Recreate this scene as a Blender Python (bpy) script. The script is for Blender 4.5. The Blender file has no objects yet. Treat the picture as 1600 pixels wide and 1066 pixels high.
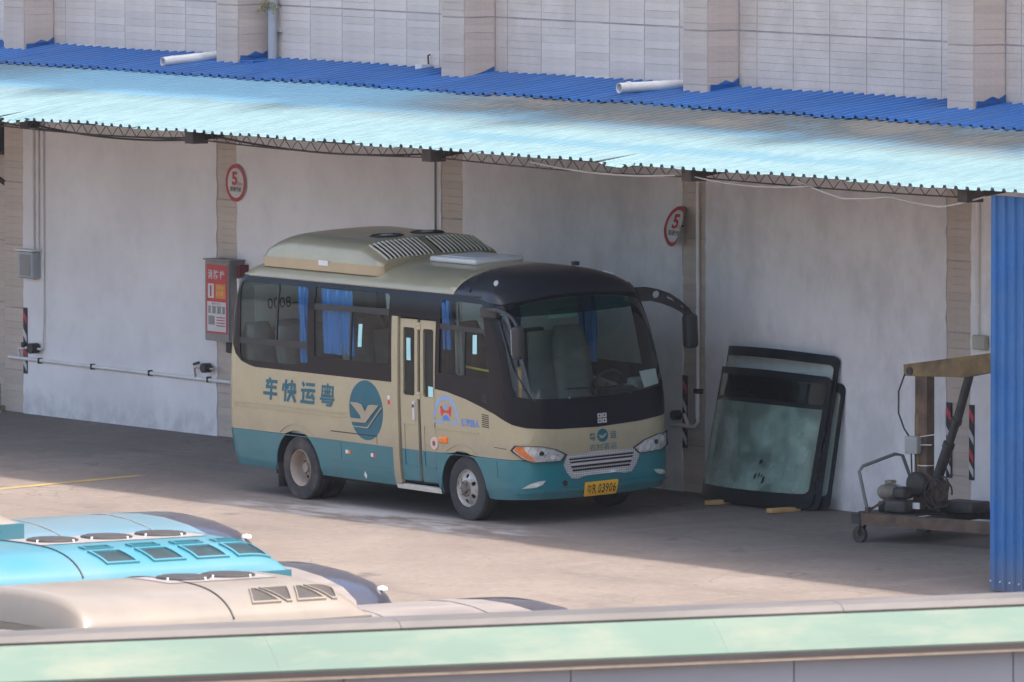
import bpy, bmesh, math, random
from mathutils import Vector, Matrix
from mathutils.geometry import tessellate_polygon
random.seed(7)
scn = bpy.context.scene
COL = scn.collection

# ------------------------------------------------------------------ camera
G_SLOPE = 0.035                      # the yard falls away from the wall
TH = math.radians(55.5); PITCH = math.atan(1106/16000)
CAM = Vector((99.0424, -71.0985, 10.2786))
c_, s_ = math.cos(TH), math.sin(TH)
RIGHT = Vector((c_, s_, 0))
FWD = Vector((-s_*math.cos(PITCH), c_*math.cos(PITCH), -math.sin(PITCH)))
UPV = RIGHT.cross(FWD)
cd = bpy.data.cameras.new('camera'); cam = bpy.data.objects.new('camera', cd); COL.objects.link(cam)
cam.matrix_world = Matrix((( RIGHT.x, UPV.x, -FWD.x, CAM.x), (RIGHT.y, UPV.y, -FWD.y, CAM.y), (RIGHT.z, UPV.z, -FWD.z, CAM.z), (0, 0, 0, 1)))
cd.sensor_width = 36; cd.lens = 360; cd.clip_start = 1; cd.clip_end = 3000
cd.dof.use_dof = True; cd.dof.focus_distance = 121; cd.dof.aperture_fstop = 13
scn.camera = cam
# ------------------------------------------------------------------ sky and sun
SUN = Vector((.30, .136, 1)).normalized()
wd = bpy.data.worlds.new('World'); scn.world = wd; wd.use_nodes = True
nt = wd.node_tree; bg = nt.nodes['Background']
sky = nt.nodes.new('ShaderNodeTexSky'); sky.sky_type = 'NISHITA'; sky.sun_disc = False
sky.sun_elevation = math.asin(SUN.z); sky.sun_rotation = math.atan2(SUN.x, SUN.y)
sky.air_density = 1.0; sky.dust_density = 5.0; sky.ozone_density = 1.0
nt.links.new(sky.outputs[0], bg.inputs[0]); bg.inputs[1].default_value = .15
sl = bpy.data.lights.new('sun', 'SUN'); sun = bpy.data.objects.new('sun', sl); COL.objects.link(sun)
sl.energy = 2.0; sl.angle = math.radians(2.2); sl.color = (1, .915, .82)
sun.rotation_euler = SUN.to_track_quat('Z', 'Y').to_euler()
scn.view_settings.view_transform = 'Standard'; scn.view_settings.look = 'None'
scn.view_settings.gamma = 1; scn.view_settings.use_curve_mapping = False
scn.view_settings.exposure = 1.53

# ------------------------------------------------------------------ materials
MATS = {}
def pm(name, col, rough=.6, metal=0., var=.12, scale=3., dirt=None, dirt_amt=0., dscale=1.2, bump=0., bscale=40., coat=0., rnd=0., spec=.5, stretch=None, fine=0., low=None):
    """principled material: base colour, two noise octaves of variation, optional dirt colour, per-object variation"""
    if name in MATS: return MATS[name]
    m = bpy.data.materials.new(name); m.use_nodes = True; t = m.node_tree; N = t.nodes; L = t.links
    p = N['Principled BSDF']; p.inputs['Roughness'].default_value = rough; p.inputs['Metallic'].default_value = metal
    p.inputs['Coat Weight'].default_value = coat; p.inputs['Coat Roughness'].default_value = .08
    p.inputs['Specular IOR Level'].default_value = spec
    tc = N.new('ShaderNodeTexCoord'); src = tc.outputs['Object']
    if stretch:
        mp = N.new('ShaderNodeMapping'); mp.inputs['Scale'].default_value = stretch; L.new(src, mp.inputs[0]); src = mp.outputs[0]
    n1 = N.new('ShaderNodeTexNoise'); n1.inputs['Scale'].default_value = scale; n1.inputs['Detail'].default_value = 6; L.new(src, n1.inputs[0])
    mr = N.new('ShaderNodeMapRange'); mr.inputs[1].default_value = .3; mr.inputs[2].default_value = .7
    mr.inputs[3].default_value = 1-var; mr.inputs[4].default_value = 1+var; L.new(n1.outputs[0], mr.inputs[0])
    val = mr.outputs[0]
    if fine:
        n3 = N.new('ShaderNodeTexNoise'); n3.inputs['Scale'].default_value = scale*14; n3.inputs['Detail'].default_value = 4; L.new(src, n3.inputs[0])
        m3 = N.new('ShaderNodeMapRange'); m3.inputs[1].default_value = .3; m3.inputs[2].default_value = .7
        m3.inputs[3].default_value = 1-fine; m3.inputs[4].default_value = 1+fine; L.new(n3.outputs[0], m3.inputs[0])
        mm = N.new('ShaderNodeMath'); mm.operation = 'MULTIPLY'; L.new(val, mm.inputs[0]); L.new(m3.outputs[0], mm.inputs[1]); val = mm.outputs[0]
    if rnd:
        oi = N.new('ShaderNodeObjectInfo'); m2 = N.new('ShaderNodeMapRange'); m2.inputs[3].default_value = 1-rnd; m2.inputs[4].default_value = 1+rnd
        L.new(oi.outputs['Random'], m2.inputs[0]); mm = N.new('ShaderNodeMath'); mm.operation = 'MULTIPLY'
        L.new(val, mm.inputs[0]); L.new(m2.outputs[0], mm.inputs[1]); val = mm.outputs[0]
    rgb = N.new('ShaderNodeRGB'); rgb.outputs[0].default_value = (*col, 1)
    vm = N.new('ShaderNodeVectorMath'); vm.operation = 'SCALE'; L.new(rgb.outputs[0], vm.inputs[0]); L.new(val, vm.inputs['Scale'])
    out = vm.outputs[0]
    if dirt:
        n2 = N.new('ShaderNodeTexNoise'); n2.inputs['Scale'].default_value = dscale; n2.inputs['Detail'].default_value = 8; n2.inputs['Roughness'].default_value = .65; L.new(src, n2.inputs[0])
        r2 = N.new('ShaderNodeMapRange'); r2.inputs[1].default_value = .45; r2.inputs[2].default_value = .72; r2.inputs[4].default_value = dirt_amt; L.new(n2.outputs[0], r2.inputs[0])
        mx = N.new('ShaderNodeMix'); mx.data_type = 'RGBA'; mx.inputs['B'].default_value = (*dirt, 1); L.new(r2.outputs[0], mx.inputs['Factor']); L.new(out, mx.inputs['A'])
        out = mx.outputs['Result']
    if low:      # road dust thrown up from below: (colour, from z, to z, amount), broken up by noise
        sx = N.new('ShaderNodeSeparateXYZ'); L.new(tc.outputs['Object'], sx.inputs[0])
        nl = N.new('ShaderNodeTexNoise'); nl.inputs['Scale'].default_value = 5; nl.inputs['Detail'].default_value = 8; nl.inputs['Roughness'].default_value = .7; L.new(tc.outputs['Object'], nl.inputs[0])
        ad = N.new('ShaderNodeMath'); ad.operation = 'MULTIPLY_ADD'; ad.inputs[1].default_value = .35; L.new(nl.outputs[0], ad.inputs[0]); L.new(sx.outputs[2], ad.inputs[2])
        rl = N.new('ShaderNodeMapRange'); rl.inputs[1].default_value = low[1]+.175; rl.inputs[2].default_value = low[2]+.175; rl.inputs[3].default_value = low[3]; rl.inputs[4].default_value = 0; L.new(ad.outputs[0], rl.inputs[0])
        ml = N.new('ShaderNodeMix'); ml.data_type = 'RGBA'; ml.inputs['B'].default_value = (*low[0], 1); L.new(rl.outputs[0], ml.inputs['Factor']); L.new(out, ml.inputs['A']); out = ml.outputs['Result']
    L.new(out, p.inputs['Base Color'])
    if bump:
        nb = N.new('ShaderNodeTexNoise'); nb.inputs['Scale'].default_value = bscale; nb.inputs['Detail'].default_value = 5; L.new(src, nb.inputs[0])
        b = N.new('ShaderNodeBump'); b.inputs['Strength'].default_value = bump; b.inputs['Distance'].default_value = .02; L.new(nb.outputs[0], b.inputs['Height']); L.new(b.outputs[0], p.inputs['Normal'])
    MATS[name] = m; return m

def glass(name, tint, refl=1.0, rough=.02, haze=0., hazecol=(.5, .55, .55)):
    """thin pane: tinted see-through mixed with a mirror reflection by Fresnel, optional film of dirt"""
    if name in MATS: return MATS[name]
    m = bpy.data.materials.new(name); m.use_nodes = True; t = m.node_tree; N = t.nodes; L = t.links
    N.remove(N['Principled BSDF']); o = N['Material Output']
    tr = N.new('ShaderNodeBsdfTransparent'); tr.inputs[0].default_value = (*tint, 1)
    gl = N.new('ShaderNodeBsdfGlossy'); gl.inputs['Roughness'].default_value = rough; gl.inputs[0].default_value = (refl, refl, refl, 1)
    fr = N.new('ShaderNodeFresnel'); fr.inputs[0].default_value = 1.55
    base = tr.outputs[0]
    if haze:
        df = N.new('ShaderNodeBsdfDiffuse'); df.inputs[0].default_value = (*hazecol, 1)
        tc = N.new('ShaderNodeTexCoord'); ns = N.new('ShaderNodeTexNoise'); ns.inputs['Scale'].default_value = 2.2; ns.inputs['Detail'].default_value = 8
        L.new(tc.outputs['Object'], ns.inputs[0]); r = N.new('ShaderNodeMapRange'); r.inputs[1].default_value = .4; r.inputs[2].default_value = .75
        r.inputs[3].default_value = haze*.35; r.inputs[4].default_value = haze*1.6; L.new(ns.outputs[0], r.inputs[0])
        mh = N.new('ShaderNodeMixShader'); L.new(r.outputs[0], mh.inputs[0]); L.new(tr.outputs[0], mh.inputs[1]); L.new(df.outputs[0], mh.inputs[2]); base = mh.outputs[0]
    ge = N.new('ShaderNodeNewGeometry'); inv = N.new('ShaderNodeMath'); inv.operation = 'SUBTRACT'; inv.inputs[0].default_value = 1; L.new(ge.outputs['Backfacing'], inv.inputs[1])
    ff = N.new('ShaderNodeMath'); ff.operation = 'MULTIPLY'; L.new(fr.outputs[0], ff.inputs[0]); L.new(inv.outputs[0], ff.inputs[1])   # one mirror layer per pane
    mx = N.new('ShaderNodeMixShader'); L.new(ff.outputs[0], mx.inputs[0]); L.new(base, mx.inputs[1]); L.new(gl.outputs[0], mx.inputs[2]); L.new(mx.outputs[0], o.inputs[0])
    MATS[name] = m; return m

# ------------------------------------------------------------------ mesh helpers
class MB:
    def __init__(self): self.v = []; self.f = []; self.sm = []
    def add(self, vs, fs, smooth=False):
        o = len(self.v); self.v += [tuple(v) for v in vs]
        for f in fs: self.f.append(tuple(i+o for i in f)); self.sm.append(smooth)
        return self
    def box(self, x0, x1, y0, y1, z0, z1):
        v = [(x0,y0,z0),(x1,y0,z0),(x1,y1,z0),(x0,y1,z0),(x0,y0,z1),(x1,y0,z1),(x1,y1,z1),(x0,y1,z1)]
        return self.add(v, [(0,3,2,1),(4,5,6,7),(0,1,5,4),(1,2,6,5),(2,3,7,6),(3,0,4,7)])
    def bbox(self, x0, x1, y0, y1, z0, z1, r):
        """box with chamfered vertical and horizontal edges"""
        bm = bmesh.new(); bmesh.ops.create_cube(bm, size=1)
        for v in bm.verts: v.co = Vector(((x0+x1)/2+v.co.x*(x1-x0), (y0+y1)/2+v.co.y*(y1-y0), (z0+z1)/2+v.co.z*(z1-z0)))
        bmesh.ops.bevel(bm, geom=bm.edges[:], offset=r, segments=3, affect='EDGES', profile=.5)
        bm.verts.index_update(); self.add([v.co[:] for v in bm.verts], [[v.index for v in f.verts] for f in bm.faces], True); bm.free(); return self
    def beam(self, p, q, w, h, up=(0,0,1)):
        p, q = Vector(p), Vector(q); d = (q-p).normalized(); s = d.cross(Vector(up))
        if s.length < 1e-4: s = d.cross(Vector((1,0,0)))
        s.normalize(); u = s.cross(d)
        v = [e + s*a*w/2 + u*b*h/2 for e in (p, q) for a, b in ((-1,-1),(1,-1),(1,1),(-1,1))]
        return self.add(v, [(3,2,1,0),(4,5,6,7),(0,1,5,4),(1,2,6,5),(2,3,7,6),(3,0,4,7)])
    def tube(self, pts, r, n=10, caps=True):
        pts = [Vector(p) for p in pts]; rs = r if isinstance(r, (list, tuple)) else [r]*len(pts)
        vs = []; fs = []; prev = None
        for i, p in enumerate(pts):
            d = (pts[min(i+1, len(pts)-1)]-pts[max(i-1, 0)]).normalized()
            if prev is None:
                s = d.cross(Vector((0,0,1)));  s = s if s.length > 1e-3 else d.cross(Vector((1,0,0)))
            else: s = prev - d*prev.dot(d)
            s.normalize(); prev = s; u = d.cross(s)
            for k in range(n):
                a = 2*math.pi*k/n; vs.append(p + (s*math.cos(a)+u*math.sin(a))*rs[i])
        for i in range(len(pts)-1):
            for k in range(n): fs.append((i*n+k, i*n+(k+1)%n, (i+1)*n+(k+1)%n, (i+1)*n+k))
        self.add(vs, fs, True)
        if caps:
            self.add(vs[:n], [tuple(range(n))[::-1]]); self.add(vs[-n:], [tuple(range(n))])
        return self
    def lathe(self, prof, axis='y', c=(0,0,0), n=32):
        """prof: list of (radius, offset along axis)"""
        vs = []; fs = []
        for r, o in prof:
            for k in range(n):
                a = 2*math.pi*k/n; x, y = r*math.cos(a), r*math.sin(a)
                vs.append({'y': (c[0]+x, c[1]+o, c[2]+y), 'z': (c[0]+x, c[1]+y, c[2]+o), 'x': (c[0]+o, c[1]+x, c[2]+y)}[axis])
        for i in range(len(prof)-1):
            for k in range(n): fs.append((i*n+k, i*n+(k+1)%n, (i+1)*n+(k+1)%n, (i+1)*n+k))
        return self.add(vs, fs, True)
    def prism(self, poly, y0, y1):
        """polygon in x,z extruded along y"""
        n = len(poly); t = tessellate_polygon([[Vector((x, z, 0)) for x, z in poly]])
        v = [(x, y0, z) for x, z in poly] + [(x, y1, z) for x, z in poly]
        return self.add(v, [tuple(a) for a in t] + [tuple(i+n for i in a)[::-1] for a in t] + [(i, (i+1)%n, n+(i+1)%n, n+i) for i in range(n)])
    def mesh(self, name):
        me = bpy.data.meshes.new(name); me.from_pydata(self.v, [], self.f); me.update()
        bm = bmesh.new(); bm.from_mesh(me); bmesh.ops.recalc_face_normals(bm, faces=bm.faces[:]); bm.to_mesh(me); bm.free()
        for p, s in zip(me.polygons, self.sm): p.use_smooth = s
        return me
    def build(self, name, mat, parent=None, autosmooth=None):
        return link(name, self.mesh(name), mat, parent, autosmooth)
def link(name, me, mat, parent=None, autosmooth=None):
    o = bpy.data.objects.new(name, me); COL.objects.link(o)
    if mat and not me.materials: me.materials.append(mat)
    if parent is not None: attach(o, parent)
    if autosmooth:
        for p in me.polygons: p.use_smooth = True
        me.set_sharp_from_angle(angle=math.radians(autosmooth))
    return o
INV = {}
def attach(o, parent):
    o.parent = parent
    root = parent
    while root.parent is not None: root = root.parent
    if parent is root and root.name in INV: o.matrix_parent_inverse = INV[root.name]
def tag(o, label, cat, group=None):
    o['label'] = label; o['category'] = cat
    if group: o['group'] = group
    return o
def thing(name, label, cat, loc=(0,0,0), group=None, rot=None):
    """an Empty at the base; children of an unrotated thing are given in world coordinates"""
    o = bpy.data.objects.new(name, None); COL.objects.link(o); o.location = loc; o.empty_display_size = .2
    if rot is not None: o.rotation_euler = rot
    else: INV[o.name] = Matrix.Translation(-Vector(loc))
    return tag(o, label, cat, group)
def struct(o): o['kind'] = 'structure'; return o
def gz(y): return G_SLOPE*max(min(y, 0), -9.)

def rrect(x0, y0, x1, y1, r, n=5):
    p = []
    for cx, cy, a in ((x1-r, y0+r, -90), (x1-r, y1-r, 0), (x0+r, y1-r, 90), (x0+r, y0+r, 180)):
        for k in range(n+1):
            t = math.radians(a+90*k/n); p.append((cx+r*math.cos(t), cy+r*math.sin(t)))
    return p
def circ(cx, cy, rx, ry=None, n=32, a0=0, a1=360):
    ry = rx if ry is None else ry; m = n if a1-a0 >= 360 else n+1
    return [(cx+rx*math.cos(math.radians(a0+(a1-a0)*k/n)), cy+ry*math.sin(math.radians(a0+(a1-a0)*k/n))) for k in range(m)]
def patch(name, outer, mapfn, mat, parent, holes=(), du=.1, dz=.1, thick=.006, flat=None):
    """a panel drawn in 2-D (with holes), cut by a grid and laid on a surface: mapfn(u, v, depth) -> point; real thickness"""
    loops = [[Vector((x, y, 0)) for x, y in l] for l in [outer]+list(holes)]
    allp = [p for l in loops for p in l]
    bm = bmesh.new(); vs = [bm.verts.new(p) for p in allp]
    for t in tessellate_polygon(loops):
        try: bm.faces.new([vs[i] for i in t])
        except ValueError: pass
    bmesh.ops.remove_doubles(bm, verts=bm.verts[:], dist=1e-5)
    xs = [p.x for p in allp]; ys = [p.y for p in allp]
    for ax, lo, hi, st in ((0, min(xs), max(xs), du), (1, min(ys), max(ys), dz)):
        if not st: continue
        k = math.floor(lo/st)+1
        while k*st < hi-1e-4:
            co = Vector((k*st, 0, 0)) if ax == 0 else Vector((0, k*st, 0)); no = Vector((1, 0, 0)) if ax == 0 else Vector((0, 1, 0))
            bmesh.ops.bisect_plane(bm, geom=bm.verts[:]+bm.edges[:]+bm.faces[:], dist=1e-5, plane_co=co, plane_no=no); k += 1
    for f in bm.faces:
        if f.normal.z < 0: f.normal_flip()
    bm.verts.index_update(); bm.normal_update()
    uv = [(v.co.x, v.co.y) for v in bm.verts]
    top = [mapfn(u, w, 0) for u, w in uv]; bot = [mapfn(u, w, thick) for u, w in uv]
    F = []
    for f in bm.faces:
        ids = [v.index for v in f.verts]
        a, b, c = (Vector((*uv[i], 0)) for i in ids[:3])
        if (b-a).cross(c-a).z < 0: ids = ids[::-1]
        F.append(ids)
    me_v = list(top); me_f = [tuple(f) for f in F]; sm = [True]*len(F)
    n = len(top); me_v += bot; me_f += [tuple(i+n for i in f[::-1]) for f in F]; sm += [True]*len(F)
    for e in bm.edges:
        if len(e.link_faces) == 1:
            i, j = e.verts[0].index, e.verts[1].index; k = len(me_v)
            ids = [v.index for v in e.link_faces[0].verts]
            me_v += [top[i], top[j], bot[j], bot[i]]; me_f.append((k, k+1, k+2, k+3)); sm.append(False)
    bm.free()
    me = bpy.data.meshes.new(name); me.from_pydata(me_v, [], me_f); me.update()
    for p, s in zip(me.polygons, sm): p.use_smooth = s
    return link(name, me, mat, parent)
_tc = {}
def text2d(body, bold=0., shear=0.):
    key = (body, bold, shear)
    if key in _tc: return _tc[key]
    cu = bpy.data.curves.new('glyphs', 'FONT'); cu.body = body; cu.size = 1; cu.offset = bold; cu.shear = shear; cu.resolution_u = 3
    o = bpy.data.objects.new('glyphs', cu); COL.objects.link(o)
    dg = bpy.context.evaluated_depsgraph_get(); ev = o.evaluated_get(dg); me = ev.to_mesh()
    vs = [(v.co.x, v.co.y) for v in me.vertices]; fs = [tuple(p.vertices) for p in me.polygons]; ev.to_mesh_clear()
    bpy.data.objects.remove(o); bpy.data.curves.remove(cu)
    if not vs: vs = [(0,0),(1,0),(1,1)]; fs = []
    x0 = min(v[0] for v in vs); x1 = max(v[0] for v in vs); y0 = min(v[1] for v in vs); y1 = max(v[1] for v in vs)
    _tc[key] = ([((x-x0)/(x1-x0 or 1), (y-y0)/(y1-y0 or 1)) for x, y in vs], fs); return _tc[key]
def lettering(name, body, x0, y0, x1, y1, mapfn, mat, parent, bold=0., shear=0.):
    vs, fs = text2d(body, bold, shear)
    me = bpy.data.meshes.new(name); me.from_pydata([mapfn(x0+(x1-x0)*x, y0+(y1-y0)*y, 0) for x, y in vs], [], fs); me.update()
    return link(name, me, mat, parent)
def planeY(Y, out=0.): return lambda x, z, d: (x, Y-out+d, z)      # faces -Y

# ================================================================== SETTING
def node_mat(name, build):
    if name in MATS: return MATS[name]
    m = bpy.data.materials.new(name); m.use_nodes = True; t = m.node_tree
    build(t.nodes, t.links, t.nodes['Principled BSDF']); MATS[name] = m; return m
def nz(N, L, src, scale, detail=6, rough=.55):
    n = N.new('ShaderNodeTexNoise'); n.inputs['Scale'].default_value = scale; n.inputs['Detail'].default_value = detail; n.inputs['Roughness'].default_value = rough
    L.new(src, n.inputs[0]); return n.outputs[0]
def mrange(N, L, src, a, b, c, d):
    r = N.new('ShaderNodeMapRange'); r.interpolation_type = 'SMOOTHSTEP'
    for i, v in enumerate((a, b, c, d)): r.inputs[i+1].default_value = v
    L.new(src, r.inputs[0]); return r.outputs[0]
def mixc(N, L, fac, a, b, mode='MIX'):
    m = N.new('ShaderNodeMix'); m.data_type = 'RGBA'; m.blend_type = mode
    for s, v in (('Factor', fac), ('A', a), ('B', b)):
        if isinstance(v, (tuple, list)): m.inputs[s].default_value = (*v, 1)
        elif isinstance(v, (int, float)): m.inputs[s].default_value = v
        else: L.new(v, m.inputs[s])
    return m.outputs['Result']
def fmath(N, L, op, a, b):
    m = N.new('ShaderNodeMath'); m.operation = op
    for i, v in enumerate((a, b)):
        if isinstance(v, (int, float)): m.inputs[i].default_value = v
        else: L.new(v, m.inputs[i])
    return m.outputs[0]
def wmap(N, L, scale=(1,1,1)):
    g = N.new('ShaderNodeNewGeometry'); mp = N.new('ShaderNodeMapping'); mp.inputs['Scale'].default_value = scale; L.new(g.outputs['Position'], mp.inputs[0]); return mp.outputs[0]

def concrete(N, L, p):
    w = wmap(N, L); big = nz(N, L, w, .35, 7, .6); mid = nz(N, L, w, 2.5, 6); fine = nz(N, L, w, 30, 5, .6); grit = nz(N, L, w, 9, 6, .7)
    st = nz(N, L, wmap(N, L, (.25, 1.1, 1)), 1.3, 7, .65); sx = nz(N, L, wmap(N, L, (1.3, .25, 1)), .9, 6, .6)
    c = mixc(N, L, mrange(N, L, big, .35, .65, 0, 1), (.178, .140, .116), (.228, .186, .156))
    c = mixc(N, L, mrange(N, L, mid, .3, .7, 0, .35), c, (.150, .126, .110))
    c = mixc(N, L, mrange(N, L, st, .52, .72, 0, .5), c, (.100, .088, .081))
    c = mixc(N, L, mrange(N, L, sx, .57, .72, 0, .35), c, (.27, .232, .205))
    c = mixc(N, L, mrange(N, L, fine, .35, .7, 0, .3), c, (.13, .115, .105))
    c = mixc(N, L, mrange(N, L, grit, .50, .70, 0, .40), c, (.10, .086, .078))
    c = mixc(N, L, mrange(N, L, grit, .46, .30, 0, .30), c, (.30, .262, .235))
    # oil drips and hairline cracks
    vo = N.new('ShaderNodeTexVoronoi'); vo.feature = 'DISTANCE_TO_EDGE'; vo.inputs['Scale'].default_value = .28
    wob = N.new('ShaderNodeVectorMath'); wob.operation = 'ADD'; L.new(w, wob.inputs[0])
    nn = N.new('ShaderNodeTexNoise'); nn.inputs['Scale'].default_value = 1.5; L.new(w, nn.inputs[0]); L.new(nn.outputs['Color'], wob.inputs[1]); L.new(wob.outputs[0], vo.inputs[0])
    crack = fmath(N, L, 'MULTIPLY', mrange(N, L, vo.outputs[0], .0, .006, 1, 0), mrange(N, L, big, .45, .6, 0, .6))
    c = mixc(N, L, crack, c, (.06, .052, .048))
    oil = nz(N, L, w, 1.1, 3, .5); c = mixc(N, L, mrange(N, L, oil, .68, .76, 0, .6), c, (.06, .055, .053))
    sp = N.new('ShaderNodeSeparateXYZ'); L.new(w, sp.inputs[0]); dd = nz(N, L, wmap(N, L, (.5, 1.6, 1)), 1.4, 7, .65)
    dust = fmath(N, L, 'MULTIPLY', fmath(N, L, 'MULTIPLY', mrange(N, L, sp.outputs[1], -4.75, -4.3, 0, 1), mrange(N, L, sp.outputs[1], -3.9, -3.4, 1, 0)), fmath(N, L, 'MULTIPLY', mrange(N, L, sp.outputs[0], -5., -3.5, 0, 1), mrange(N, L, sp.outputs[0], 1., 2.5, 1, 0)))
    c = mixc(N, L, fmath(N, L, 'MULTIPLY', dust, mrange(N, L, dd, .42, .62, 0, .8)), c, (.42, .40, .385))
    L.new(c, p.inputs['Base Color']); p.inputs['Roughness'].default_value = .85
    b = N.new('ShaderNodeBump'); b.inputs['Strength'].default_value = .35; b.inputs['Distance'].default_value = .01; L.new(fine, b.inputs['Height']); L.new(b.outputs[0], p.inputs['Normal'])
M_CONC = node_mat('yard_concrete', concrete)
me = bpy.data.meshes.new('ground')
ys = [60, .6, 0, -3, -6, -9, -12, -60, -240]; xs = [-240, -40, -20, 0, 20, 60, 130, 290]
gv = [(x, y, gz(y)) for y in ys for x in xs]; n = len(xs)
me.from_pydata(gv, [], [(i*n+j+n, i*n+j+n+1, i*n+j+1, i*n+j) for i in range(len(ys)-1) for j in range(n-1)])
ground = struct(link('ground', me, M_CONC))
# faded yellow bay line painted on the yard
M_YEL = pm('yellow_paint', (.36, .25, .075), .75, var=.2, scale=5, dirt=(.22, .18, .15), dirt_amt=.95, dscale=3.5)
mb = MB()
for k in range(12):
    y0 = -3.35-k*.5; y1 = y0-.5; j = [random.uniform(-.012, .012) for _ in range(4)]
    mb.add([(-7.52+j[0], y0, gz(y0)+.004), (-7.70+j[1], y0, gz(y0)+.004), (-7.70+j[2], y1, gz(y1)+.004), (-7.52+j[3], y1, gz(y1)+.004)], [(0, 1, 2, 3)])
o = mb.build('painted_line', M_YEL, ground)

# ---- walls: tiled pillars, white plaster infill, tiled wall above the canopy
PIL = [-16.0, -10.82, -5.69, -.53, 4.73, 9.92]; PW = .5; GR0 = .56; GP = .83; NC = 9; CH = GP/NC
M_TILE = pm('glazed_tile', (.64, .562, .49), .42, var=.10, scale=2.2, rnd=.07, dirt=(.45, .37, .30), dirt_amt=.4, dscale=1.0, fine=.05)
M_TILEC = pm('pilaster_tile', (.53, .44, .375), .42, var=.10, scale=2.2, rnd=.07, dirt=(.42, .34, .27), dirt_amt=.45, dscale=1.1, fine=.06)
M_GROUT = pm('tile_grout', (.44, .395, .38), .9, var=.2)
M_GROUTL = pm('course_grout', (.44, .38, .35), .9, var=.2)
def plaster(N, L, p):
    w = wmap(N, L); big = nz(N, L, w, .6, 6, .6); mid = nz(N, L, w, 3.2, 7, .62)
    sp = N.new('ShaderNodeSeparateXYZ'); g = N.new('ShaderNodeNewGeometry'); L.new(g.outputs['Position'], sp.inputs[0])
    st = nz(N, L, wmap(N, L, (1.15, 1, .75)), .9, 9, .68)
    c = mixc(N, L, mrange(N, L, big, .35, .65, 0, 1), (.78, .745, .74), (.86, .83, .825))
    c = mixc(N, L, mrange(N, L, mid, .45, .75, 0, .22), c, (.62, .58, .57))
    # right-hand bays are grubbier than the left one
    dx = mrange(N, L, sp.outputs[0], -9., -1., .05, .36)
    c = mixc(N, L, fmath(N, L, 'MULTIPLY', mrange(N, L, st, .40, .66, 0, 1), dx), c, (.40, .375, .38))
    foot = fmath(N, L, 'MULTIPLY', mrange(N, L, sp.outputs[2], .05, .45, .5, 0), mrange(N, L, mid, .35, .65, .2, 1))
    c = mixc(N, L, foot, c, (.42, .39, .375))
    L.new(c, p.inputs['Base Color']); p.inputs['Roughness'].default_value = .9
    b = N.new('ShaderNodeBump'); b.inputs['Strength'].default_value = .25; b.inputs['Distance'].default_value = .03; L.new(mid, b.inputs['Height']); L.new(b.outputs[0], p.inputs['Normal'])
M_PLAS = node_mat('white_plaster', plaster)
_tm = {}
def tile_mesh(w, h, key):
    """a tile w wide, h high, 8 mm proud with chamfered rim, facing -Y, origin at its lower left back corner"""
    k = (round(w, 3), round(h, 3), key)
    if k in _tm: return _tm[k]
    e = .0012; d = .009
    v = [(0, 0, 0), (w, 0, 0), (w, 0, h), (0, 0, h), (0, -d+e, 0), (w, -d+e, 0), (w, -d+e, h), (0, -d+e, h), (e, -d, e), (w-e, -d, e), (w-e, -d, h-e), (e, -d, h-e)]
    f = [(8, 9, 10, 11), (4, 5, 9, 8), (5, 6, 10, 9), (6, 7, 11, 10), (7, 4, 8, 11), (0, 1, 5, 4), (1, 2, 6, 5), (2, 3, 7, 6), (3, 0, 4, 7)]
    me = bpy.data.meshes.new('tile'); me.from_pydata(v, [], f); me.update(); me.materials.append(M_TILE if key == 'w' else M_TILEC)
    _tm[k] = me; return me
def place_tile(parent, inv, w, h, pos, key, side=False):
    o = bpy.data.objects.new('tile', tile_mesh(w, h, key)); COL.objects.link(o); o.parent = parent
    o.location = Vector(pos) + Vector((0, 0, 0))
    j = random.uniform(-.0012, .0012)
    if random.random() < .68: o.data = tile_mesh(w, h+.0026, key)
    o.matrix_parent_inverse = inv
    if side: o.rotation_euler = (0, 0, math.pi/2)
    else: o.location.y += j
    return o
def courses(z0, z1):
    out = []; k = math.floor((z0-GR0)/CH)
    while GR0+k*CH < z1:
        a = GR0+k*CH + (.011 if k % NC == 0 else .0016); b = GR0+(k+1)*CH - (.011 if (k+1) % NC == 0 else .0016)
        if b > z0+.02 and a < z1-.02: out.append((max(a, z0), min(b, z1)))
        k += 1
    return out
lab = ['leftmost tiled pillar with a grey meter box and black-white-red warning strip', 'tiled pillar behind the fire hydrant cabinet and round speed sign',
       'tiled pillar rising behind the roof of the small bus', 'tiled pillar beside the leaning windscreens and thin white pipe',
       'tiled pillar behind the rusty crane with two striped warning strips', 'tiled pillar hidden behind the blue corrugated wall']
for i, px in enumerate(PIL):
    t = thing('tiled_pillar', lab[i], 'pillar', (px, 0, 0), 'tiled pillars along the wall')
    x0, x1 = px-PW/2, px+PW/2
    inv = INV[t.name]
    core = MB().box(x0+.009, x1-.009, 0, .62, -.1, 24).build('core', M_GROUTL, t)
    if i == 5: continue
    gm = MB()
    for a, b in courses(.0, 6.6):
        if 4.05 < a < 4.68: continue
        place_tile(t, inv, PW-.006, b-a, (x0+.003, -.0005, a), 'p')
        if a > 4.6: place_tile(t, inv, .44, b-a, (x1-.0095, .005, a), 'p', True)
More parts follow.
